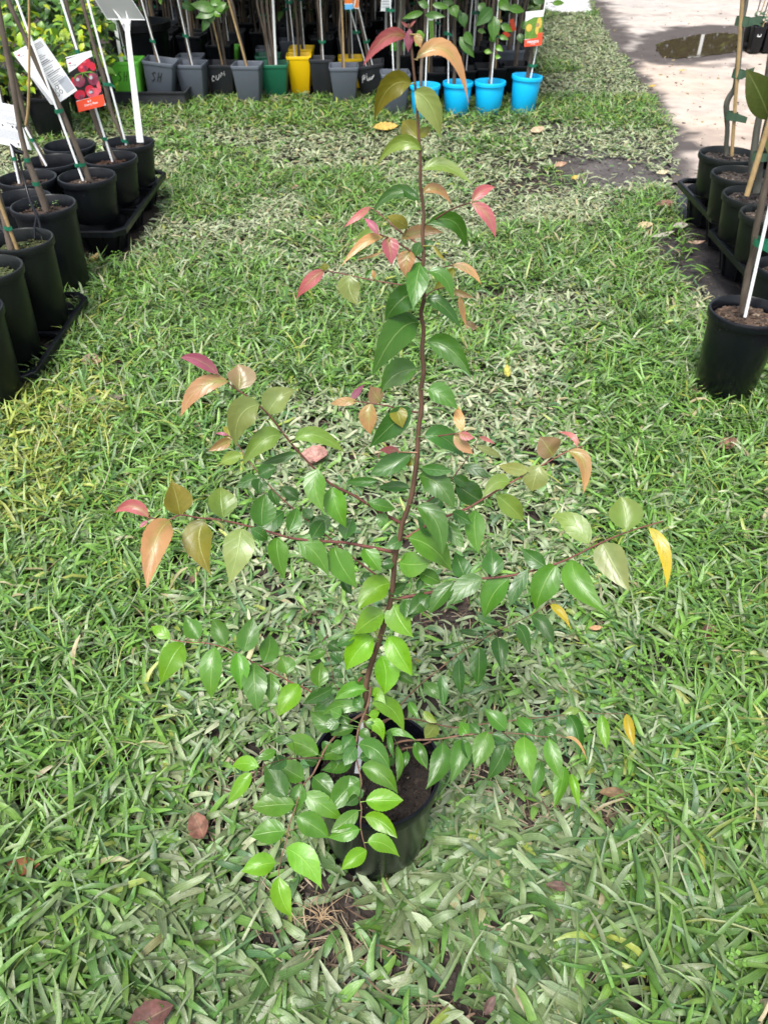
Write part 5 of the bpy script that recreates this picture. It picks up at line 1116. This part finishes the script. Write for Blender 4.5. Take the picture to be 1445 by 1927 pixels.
# ---- rows of pots behind: one of each kind, then copies
def proto_tree(kind):
    nm = 'nursery_tree'
    t = thing(nm, '', 'potted tree', (0, 0, 0))
    mt = {'black': M['black'], 'char': M['charcoal'], 'grey': M['grey'], 'multi': M['black']}[kind]
    square_pot(t, 0, 0, 0, .22, .17, .30, mt); soil_fill(0, 0, .25, .092, 14, t, (.045, .036, .03), .02, True)
    for i in range(4 if kind == 'multi' else 1):
        d = (random.uniform(-.05, .05), random.uniform(-.05, .05)) if kind == 'multi' else (0, 0)
        trunk(t, wob((d[0], d[1], .24), (d[0] * 1.5 + random.uniform(-.05, .05), d[1] * 1.5, 1.4), 7, .008), .016 if kind != 'multi' else .010, .008)
    stake(t, (.03, -.02, .22), (.03 + random.uniform(-.06, .06), -.02, 1.25), .005, M['white'] if kind in ('black', 'grey') else M['bamboo'])
    tie(t, (0, 0, .55), (.03, -.02, .55), .02, M['tie'], .018)
    c = bpy.data.objects.new('crown', CROWN[{'black': 0, 'char': 1, 'grey': 2, 'multi': 3}[kind]]); COL.objects.link(c); c.parent = t; c['kind'] = 'stuff'
    return t
KN = {'black': 'dark pot with a white staked trunk', 'char': 'charcoal pot with a cane staked trunk', 'grey': 'grey pot with a staked trunk', 'multi': 'dark pot of several thin trunks'}
COLS = [(246, 'lime SH pot'), (302, 'tilted SH pot'), (366, 'first grey pot'), (421, 'black CUM pot'), (470, 'second grey pot'), (519, 'dark green pot'), (565, 'yellow pot'), (608, 'charcoal pot'), (648, 'yellow caned grey pot'), (704, 'leaning handwritten pot'), (743, 'last grey pot'), (799, 'first blue pot'), (860, 'second blue pot'), (920, 'third blue pot'), (985, 'rightmost blue pot')]
ORD = ['nearest', 'second', 'third', 'fourth', 'fifth', 'sixth', 'seventh', 'eighth', 'ninth', 'tenth', 'eleventh', 'twelfth', 'thirteenth', 'fourteenth', 'fifteenth', 'sixteenth', 'seventeenth', 'eighteenth']
CNT = {}
PR = {}
rnd = random.Random(5)
rows = [7.5, 7.85, 8.2, 8.6, 9.0, 9.45, 9.9, 10.4, 10.95, 11.5, 12.1]
for ri, yy in enumerate(rows):
    zd = yy * cP + 1.2 * sP; xr = (1000 - CXP) / FPX * zd - .16; xl = (215 - CXP) / FPX * zd
    x = xr - rnd.uniform(0, .06)
    while x > xl:
        k = rnd.choices(['black', 'char', 'grey', 'multi'], [5, 3, 1.2, 2.2])[0]
        busy = any(math.hypot(x - f[1], yy - f[2]) < .235 for f in FOBJ.values()) or math.hypot(x + 2.12, yy - 7.75) < .42
        if not busy:
            loc = (x + rnd.uniform(-.02, .02), yy + rnd.uniform(-.04, .04), 0)
            px = CXP + x / zd * FPX; cn = min(COLS, key=lambda c_: abs(c_[0] - px))[1]; n_ = CNT.get((k, cn), 0); CNT[(k, cn)] = n_ + 1
            lab = '%s, %s such one behind the %s' % (KN[k], ORD[n_], cn)
            if k not in PR: PR[k] = o = proto_tree(k); o.location = loc
            else: o = dup(PR[k], loc, rotz=rnd.choice([0, 1.57, 3.14, 4.71]) + rnd.uniform(-.12, .12))
            o['label'] = lab; o['group'] = 'nursery trees in the shaded rows'
            s_ = rnd.uniform(.92, 1.1); o.scale = (s_, s_, s_)
        x -= rnd.uniform(.25, .33)
# big black tub behind the shallow tray
q = gp(300, 150); tb_ = thing('black_tub', 'large black round tub in the shade behind the tilted grey SH pot', 'plant pot', (-2.12, 7.75, 0)); mb = MB()
mb.lathe([(.0, .01), (.22, .01), (.26, .42), (.29, .43), (.29, .48), (.26, .48), (.25, .40), (0, .40)], (-2.12, 7.75, 0), 32); obj('pot', mb, M['black'], tb_, sharp=40)
# ---- far right small pots beyond the puddle
k0 = None
for i in range(6):
    px = 1418 + (i % 3) * 24; q = gp(px, 104 - (i % 3) * 0.5); y = q.y + .06 + (.16 if i > 2 else 0); x = q.x
    t = thing('small_potted_plant', ['black square pot with white handwriting across the path behind the cane', 'black square pot second from the cane across the path', 'black square pot cut by the right edge across the path', 'black pot in the back row nearest the cane across the path', 'middle black pot in the back row across the path', 'black pot at the right edge in the back row across the path'][i], 'potted plant', (x, y, .02), 'small black pots across the path')
    square_pot(t, x, y, .02, .125, .10, .23, M['black']); soil_fill(x, y, .215, .05, 8, t)
    trunk(t, wob((x, y, .2), (x + random.uniform(0, .12), y, 1.0), 5, .006), .007, .005); stake(t, (x + .02, y - .02, .18), (x + .1, y - .02, 1.0), .006, M['bamboo'])
    for k in range(10):
        b = Vector((x + random.uniform(-.05, .05), y + random.uniform(-.05, .03), random.uniform(.25, .36))); d = Vector((random.uniform(-1, 1), random.uniform(-1, .3), random.uniform(-.2, .6))).normalized() * .06
        tree_leaf(t, b, b + d, .025, Vector((0, -.6, .8)), (.05, .12, .06), segs=5)
    if i == 0:
        mb = MB(); strokes(t, mb, [[(-1, -.2), (-.9, 1), (-.8, -.5), (-.4, .1), (-.3, -.5), (0, .1), (.1, -.5), (.5, 0), (.3, -.5), (.8, -.3), (1, 1)]], x, y, .17, .125, .25, .10, None, .018); obj('lettering', mb, M['chalk'], t, smooth=False)
q = gp(1425, 100); tray('pot_tray', 'black tray under the small pots across the path', q.x - .13, q.x + .55, q.y - .05, q.y + .35, .09, 4, 2, False, 'black carry trays')

# ------------------------------------------------------------------ leafy shrubs at the upper left
SHC = [(.06, .16, .025), (.09, .22, .03), (.14, .30, .025), (.045, .12, .03)]; SHY = [(.42, .52, .02), (.30, .46, .02), (.48, .54, .03)]
def shrub(label, x, y, r, zr, nleaf, nst, yellow, big=1.0):
    t = thing('shrub', label, 'shrub', (x, y, 0), 'leafy shrubs at the left')
    round_pot(t, x, y, .01, .15, .26, M['black'], .85, .008, 28); soil_fill(x, y, .24, .135, 20, t)
    ends = []
    for i in range(9):
        a = random.random() * 6.28; e = Vector((x + r * .75 * math.cos(a), y + r * .75 * math.sin(a), random.uniform(zr[0] + .1, zr[1]))); m_ = Vector((x, y, .25)).lerp(e, .5) + Vector((0, 0, .08)); ends.append((m_, e))
        trunk(t, [(x + random.uniform(-.03, .03), y + random.uniform(-.03, .03), .24), m_, e], .006, .003, M['barkg'], 'stem')
    def one(front):
        m_, e = random.choice(ends); p = m_.lerp(e, random.uniform(.1, 1.05)) + Vector((random.gauss(0, r * .28), random.gauss(0, r * .28), random.gauss(0, .08)))
        if front: p.y = y - abs(p.y - y) - r * .1
        d = Vector((random.uniform(-1, 1), random.uniform(-1, .4), random.uniform(-.7, .5))).normalized(); L = random.uniform(.055, .10) * big
        nr = Vector((random.uniform(-.5, .5), -.5, .9)); nr = (nr - d * nr.dot(d)).normalized()
        c = random.choice(SHY if random.random() < yellow else SHC); g = random.uniform(.7, 1.2); return p, p + d * L, L * random.uniform(.42, .6), nr, tuple(v * g for v in c)
    for i in range(nleaf):
        p, q_, w_, nr, c = one(True); tree_leaf(t, p, q_, w_, nr, c, segs=6)
    mb = MB()
    for i in range(nst):
        p, q_, w_, nr, c = one(False); leaf_mesh(mb, p, q_, w_, nr, None, .15, .08, 4, 0, col=c)
    obj('foliage', mb, M['leafc'], t, uv=True, kind='stuff')
shrub('bushy shrub with yellow green new leaves behind the tilted info card', -2.38, 6.05, .36, (.25, .95), 110, 420, .35)
shrub('yellow tipped shrub at the left edge behind the leaning trunks', -2.95, 6.0, .36, (.2, .9), 90, 420, .30)
shrub('darker green shrub behind the red plum tag', -2.32, 6.7, .30, (.25, 1.0), 90, 380, .14)
shrub('dark big leaved shrub behind the tall white sign post', -2.75, 7.7, .42, (.35, 1.2), 70, 420, .0, 1.5)
shrub('dark shrub at the far upper left corner behind the yellow green ones', -3.15, 6.9, .45, (.3, 1.3), 60, 420, .04, 1.2)

# ------------------------------------------------------------------ far side of the path: bushes that the puddle mirrors
FARM = [crown_mesh('crown', 900, (.1, 2.3), .6, .17, [(.06, .12, .02), (.09, .15, .02), (.10, .12, .03), (.05, .09, .03)], s) for s in (31, 32)]
for i in range(24):
    x = 2.2 + (i % 12) * .8 + random.uniform(-.15, .15); y = 15.4 + (i // 12) * 1.6 + random.uniform(-.3, .4)
    t = thing('bush', 'leafy bush in the row beyond the far end of the path, mirrored in the puddle', 'bush', (x, y, 0), 'bushes beyond the path')
    round_pot(t, x, y, 0, .22, .34, M['black'], .85, .01, 20); trunk(t, wob((x, y, .3), (x, y, 1.7), 5, .02), .025, .012)
    c = bpy.data.objects.new('crown', FARM[i % 2]); COL.objects.link(c); c.parent = t; c['kind'] = 'stuff'; c.rotation_euler = (0, 0, random.random() * 6); c.scale = (1.25, 1.25, 1.0 + .7 * (i // 12))
t = thing('plant_sign', 'white sign on a post beyond the path, seen mirrored in the puddle', 'sign', (5.15, 14.5, 0)); mb = MB(); mb.box((5.15, 14.5, .45), (.05, .02, .9)); obj('post', mb, M['white'], t, smooth=False); mb = MB(); mb.box((5.15, 14.48, 1.02), (.34, .012, .2)); obj('sign_sheet', mb, M['white'], t, smooth=False)

# ------------------------------------------------------------------ fallen leaves, one by one
def fallen(label, px, py, lpx, ang, wr, col, z=.034, curl=.55, col_t=None, group='fallen leaves on the grass'):
    q = gp(px, py, z); y = q.y; sc = (y * cP + (CAMH - z) * sP) / FPX; L = lpx * sc * 1.1
    d = Vector((math.cos(ang), math.sin(ang) , random.uniform(-.1, .1))).normalized(); nr = (Vector((random.uniform(-.35, .35), -.35, 1))).normalized(); nr = (nr - d * nr.dot(d)).normalized()
    mb = MB(); leaf_mesh(mb, q - d * L / 2, q + d * L / 2, L * wr, nr, q + nr * L * .05 + Vector((random.uniform(-.1, .1), random.uniform(-.1, .1), 0)) * L, fold=random.uniform(.3, .8), bow=-curl * .3, segs=10, serr=.06, curl=-curl * .3, ovate=.45, sharp=.9)
    o = obj('fallen_leaf', mb, M['dead'], uv=True); o.color = (*col, 1); recentre(o); tag(o, label, 'fallen leaf', group); return o
BRN, TAN, PNK, YEL, GRY, RST = (.20, .10, .06), (.42, .30, .22), (.50, .28, .24), (.62, .46, .10), (.24, .21, .17), (.30, .12, .05)
for a in [('curled tan dead leaf on the grass right of the low flat tray', 175, 680, 44, -.4, .6, TAN), ('long grey brown curled leaf on the grass below the low flat tray', 198, 754, 80, .12, .3, GRY), ('small yellow scrap just above the long grey leaf', 192, 738, 28, -.5, .35, YEL),
          ('pink tan leaf lying behind the upper left branch of the sapling', 592, 858, 50, -.3, .75, PNK), ('rust brown curled leaf at the left edge of the lawn', 45, 1630, 62, .1, .5, RST), ('crumpled brown leaf on the soil left of the sapling pot', 375, 1555, 60, -1.0, .6, (.26, .13, .09)),
          ('dark red brown leaf cut by the bottom edge', 285, 1918, 80, .5, .6, (.14, .06, .05)), ('yellow leaf lying in front of the rightmost grey pot', 725, 242, 42, .15, .55, YEL), ('upright pale yellow leaf against the tall black pot', 178, 490, 44, 1.4, .45, (.6, .5, .2)),
          ('big brown curled leaf on the path edge at the right', 1246, 388, 34, -1.2, .8, (.30, .16, .12)), ('cream crumpled leaf beside the weed mat', 1212, 428, 28, .2, .6, (.62, .55, .32)), ('pale grey leaf beside the cream crumpled one', 1278, 426, 26, .1, .6, (.45, .45, .40)), ('flat pale strip leaf below the cream crumpled one', 1246, 443, 38, .1, .25, (.5, .5, .42)),
          ('dry tan leaf on dark soil before the right tray', 1308, 456, 30, 0, .3, TAN), ('small brown leaf on the lawn right of centre', 1330, 1190, 36, .8, .6, (.22, .11, .09)), ('brown leaf by the right front pot', 1368, 836, 36, .4, .6, (.32, .17, .12)), ('tiny orange leaf on the lawn under the right branch', 1120, 1182, 24, .1, .35, (.65, .38, .2)),
          ('brown leaf half buried right of the sapling pot', 1155, 1495, 50, -.2, .35, (.22, .14, .07)), ('maroon leaf scrap at the lower right', 1052, 1668, 46, -.15, .35, (.15, .09, .075)), ('grey straw leaf at the lower right', 1270, 1585, 28, .9, .4, GRY), ('pale leaf on the bare soil by the path', 1245, 325, 22, .2, .5, (.58, .54, .36)),
          ('yellow leaf on the bare soil by the path', 1082, 335, 16, .5, .5, YEL), ('tan leaf at the left of the bare soil strip', 1055, 312, 22, .4, .6, (.5, .33, .22)), ('yellow leaf on the path nearest the grass', 1226, 162, 14, .1, .4, YEL), ('yellow leaf on the path before the puddle', 1283, 132, 11, .0, .4, YEL), ('tan leaf on the grass near the left tray corner', 450, 350, 20, .2, .6, TAN), ('small pink scrap on the grass left of centre', 555, 353, 14, .9, .6, PNK),
          ('yellow slender leaf upright in the lawn right of the trunk', 955, 700, 34, 1.5, .35, (.5, .5, .10)), ('brown leaf in the grass at centre right', 886, 620, 26, .2, .5, (.42, .27, .18)), ('tan scrap beside the tall lawn at the left', 312, 655, 30, 1.3, .4, (.5, .33, .25)), ('maroon leaf in the grass at the bottom right corner of the bare soil', 920, 1892, 34, 1.0, .5, (.15, .09, .08)), ('reddish brown leaf near the lower left grass', 150, 1620, 22, .2, .5, (.30, .13, .09)),
          ('straw coloured leaf below the left long branch', 365, 1090, 26, 1.2, .4, (.28, .17, .12)), ('bent tan leaf at the right front pot foot', 1310, 735, 24, 1.0, .4, (.3, .2, .15)), ('pale tan scrap on the grass before the blue pots', 925, 180, 24, .2, .5, (.6, .5, .3)), ('tan leaf on the grass under the blue pots', 1010, 245, 26, .3, .6, (.55, .45, .3))]:
    fallen(*a)
# dead root tuft on the soil in front of the pot
mb = MB(); q = gp(605, 1728, .012)
for i in range(16):
    a = random.uniform(-.5, 3.6); L = random.uniform(.025, .07); d = Vector((math.cos(a), math.sin(a), 0)); pts = [q + d * L * k / 4 + Vector((random.gauss(0, .003), random.gauss(0, .003), .012 * math.sin(k * .8))) for k in range(5)]
    mb.tube(pts, [.0013, .0011, .0009, .0007, .0004], 4, 0, (.34, .24, .14))
o = obj('root_tuft', mb, M['dryg']); recentre(o); tag(o, 'dry tan tuft of roots lying on the soil in front of the sapling pot', 'roots')
